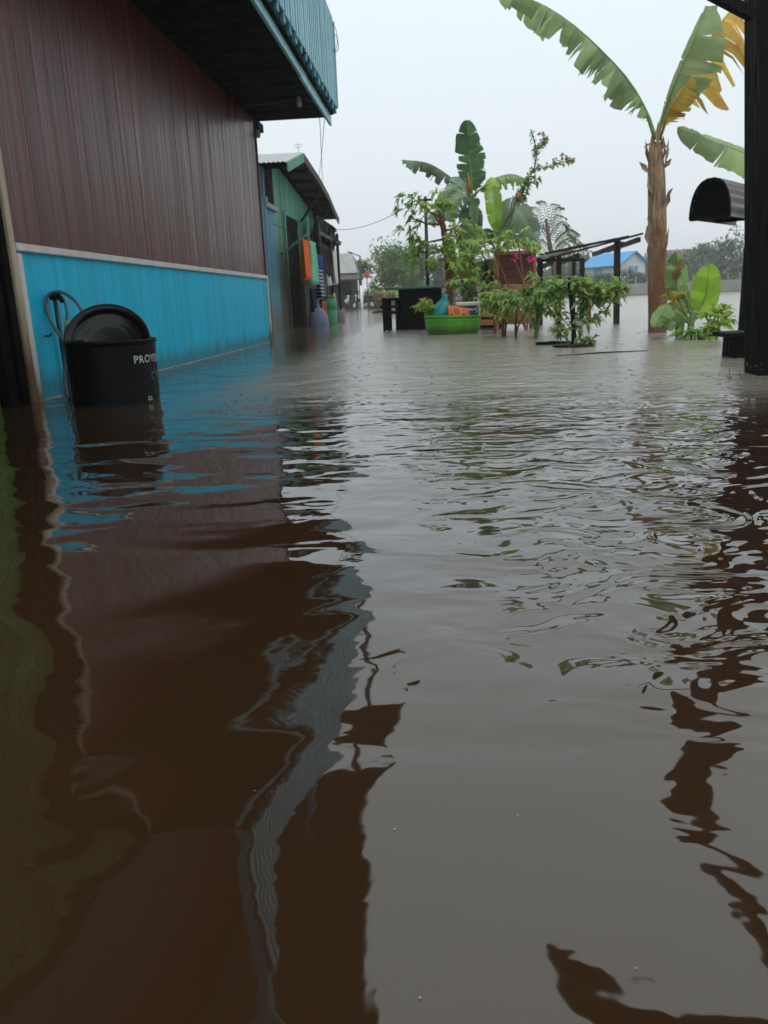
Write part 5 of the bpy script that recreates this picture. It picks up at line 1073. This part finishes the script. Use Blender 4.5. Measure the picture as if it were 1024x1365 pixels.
a0 = at(920, 293, 6.7); az = a0.z; arx = 0.148; arz = 0.28
adir = Vector((0.8, -0.6, 0)); aax = Vector((0.6, 0.8, 0)); acen = Vector((a0.x, a0.y, az)) + adir * arx
t = thing('arched_awning', acen, 'dark arched corrugated awning jutting out behind the black post', 'awning')
def arch(u, s_):
    a = math.pi * (1 - u); cor = 1 + 0.04 * math.sin(u * math.pi * 24)
    return acen + adir * (math.copysign(abs(math.cos(a)) ** 0.85, math.cos(a)) * arx * cor) + Vector((0, 0, math.sin(a) ** 0.85 * arz * cor)) + aax * s_
b = MB()
b.sheet(lambda u, v: arch(u, v * 1.1), 136, 3); b.build('corrugated_sheet', 'dark_zinc', t, smooth=False, solid=0.006)
for s in (0.0, 0.55):
    b = MB(); b.tube([arch(u / 24, s) for u in range(25)], 0.011, 6); b.build('rib', 'post_black', t, smooth=True)
    b = MB(); b.add([arch(u / 20, s + 0.03) * 1 for u in range(21)], [tuple(range(21))]); b.build('end_panel', 'black_wood', t, solid=0.01)
b = MB(); b.bar(arch(0, 0), arch(1, 0), 0.02, 0.025); b.build('cross_bar', 'post_black', t)
k0 = arch(1, 0.6); mb = MB(); mb.bar((k0.x + 0.1, k0.y, -0.6), (k0.x + 0.1, k0.y, az + 0.1), 0.08, 0.08, (0, 1, 0)); mb.build('support_post', 'post_black', t)
k1 = arch(0.5, 1.05); mb = MB(); mb.bar((k1.x, k1.y, -0.6), (k1.x, k1.y, az + arz), 0.08, 0.08, (0, 1, 0)); mb.build('support_post', 'post_black', t)

bq = at(966, 446, 6.0)
t = thing('black_bench', (2.4, 6.1, 0), 'low black bench with thick top just behind the black post', 'bench')
mb = MB(); mb.box((bq.x + 0.45, 6.1, 0.165), (0.9, 0.34, 0.035), ch=0.006); mb.build('seat', 'post_black', t)
for xx in (bq.x + 0.12, bq.x + 0.8): mb = MB(); mb.box((xx, 6.1, -0.15), (0.1, 0.28, 0.6), ch=0.006); mb.build('leg', 'post_black', t)

# ------------------------------------------------------------------ small floating bits, splashes
fr = random.Random(77)
for k, (u, v, s) in enumerate(((384, 878, 0.003), (526, 1106, 0.0025), (560, 1331, 0.002), (340, 1055, 0.002), (847, 1292, 0.002), (690, 1088, 0.0018), (905, 515, 0.012))):
    d = _M @ Vector(((u - 512) / 1050.0, -(v - 682.5) / 1050.0, -1.0)); tt = -CAM_H / d.z; q = d * tt; q.z = 0.0; s *= 0.36
    b = MB(); n = 9; b.add([Vector((q.x + s * 1.3 * fr.uniform(.6, 1.3) * math.cos(2 * math.pi * i / n), q.y + s * fr.uniform(.6, 1.3) * math.sin(2 * math.pi * i / n), 0.0012)) for i in range(n)] + [Vector((q.x, q.y, 0.0012 + s * .5))], [(i, (i + 1) % n, n) for i in range(n)])
    single(b, 'foam_fleck', 'foam', (q.x, q.y, 0), 'tiny pale fleck of foam floating on the calm brown water', 'foam', 'flecks of foam', smooth=True)
b = MB()
for i in range(2400):
    Y = 3.7 + 9 * fr.random() ** 1.6; X = fr.uniform(-2.3, 2.6 + Y * 0.12)
    if X < -1.2: continue
    if fr.random() < 0.55:
        b.lathe((X, Y, 0), [(0.009 * fr.uniform(.6, 1.4), 0.0003), (0.011, 0.0012 + 0.003 * fr.random() ** 2), (0.0135, 0.0003)], 8)
    else:
        z = fr.uniform(0.006, 0.05); s = fr.uniform(0.0008, 0.002); b.lathe((X, Y, z), [(0, s * 1.6), (s, 0), (0, -s)], 6)
MT['drop'] = mat('splash_water', (0.16, 0.15, 0.14), 0.1, 0.5, 0.1)
tag(b.build('rain_splashes', 'drop', smooth=True), 'small rain splashes dotting the open flood water', 'rain splashes', kind='stuff')
b = MB()
for i in range(70):
    a = fr.uniform(0, 6.28); rr = 0.14 + fr.random() * 0.14; s = fr.uniform(0.002, 0.007); b.lathe((1.84 + math.cos(a) * rr, 4.72 + math.sin(a) * rr * .8 - .1, fr.random() ** 2 * 0.09), [(0, s * 1.8), (s, 0), (0, -s)], 6)
tag(b.build('drip_splash', 'drop', smooth=True), 'spray of drips splashing at the foot of the black post', 'splash', kind='stuff')

# ------------------------------------------------------------------ rain haze
hz = MB(); hz.box((0, 130, 7.0), (330, 350, 16.2))
m, nt, out = new_mat('rain_haze'); pv = nt.nodes.new('ShaderNodeVolumePrincipled'); pv.inputs['Color'].default_value = (0.93, 0.96, 0.98, 1); pv.inputs['Density'].default_value = 0.0018; pv.inputs['Anisotropy'].default_value = 0.2
nt.links.new(pv.outputs[0], out.inputs['Volume'])
tag(hz.build('haze', m), 'pale rain haze', 'haze', kind='stuff')
for o in bpy.data.objects:
    if '_w' in o: del o['_w']
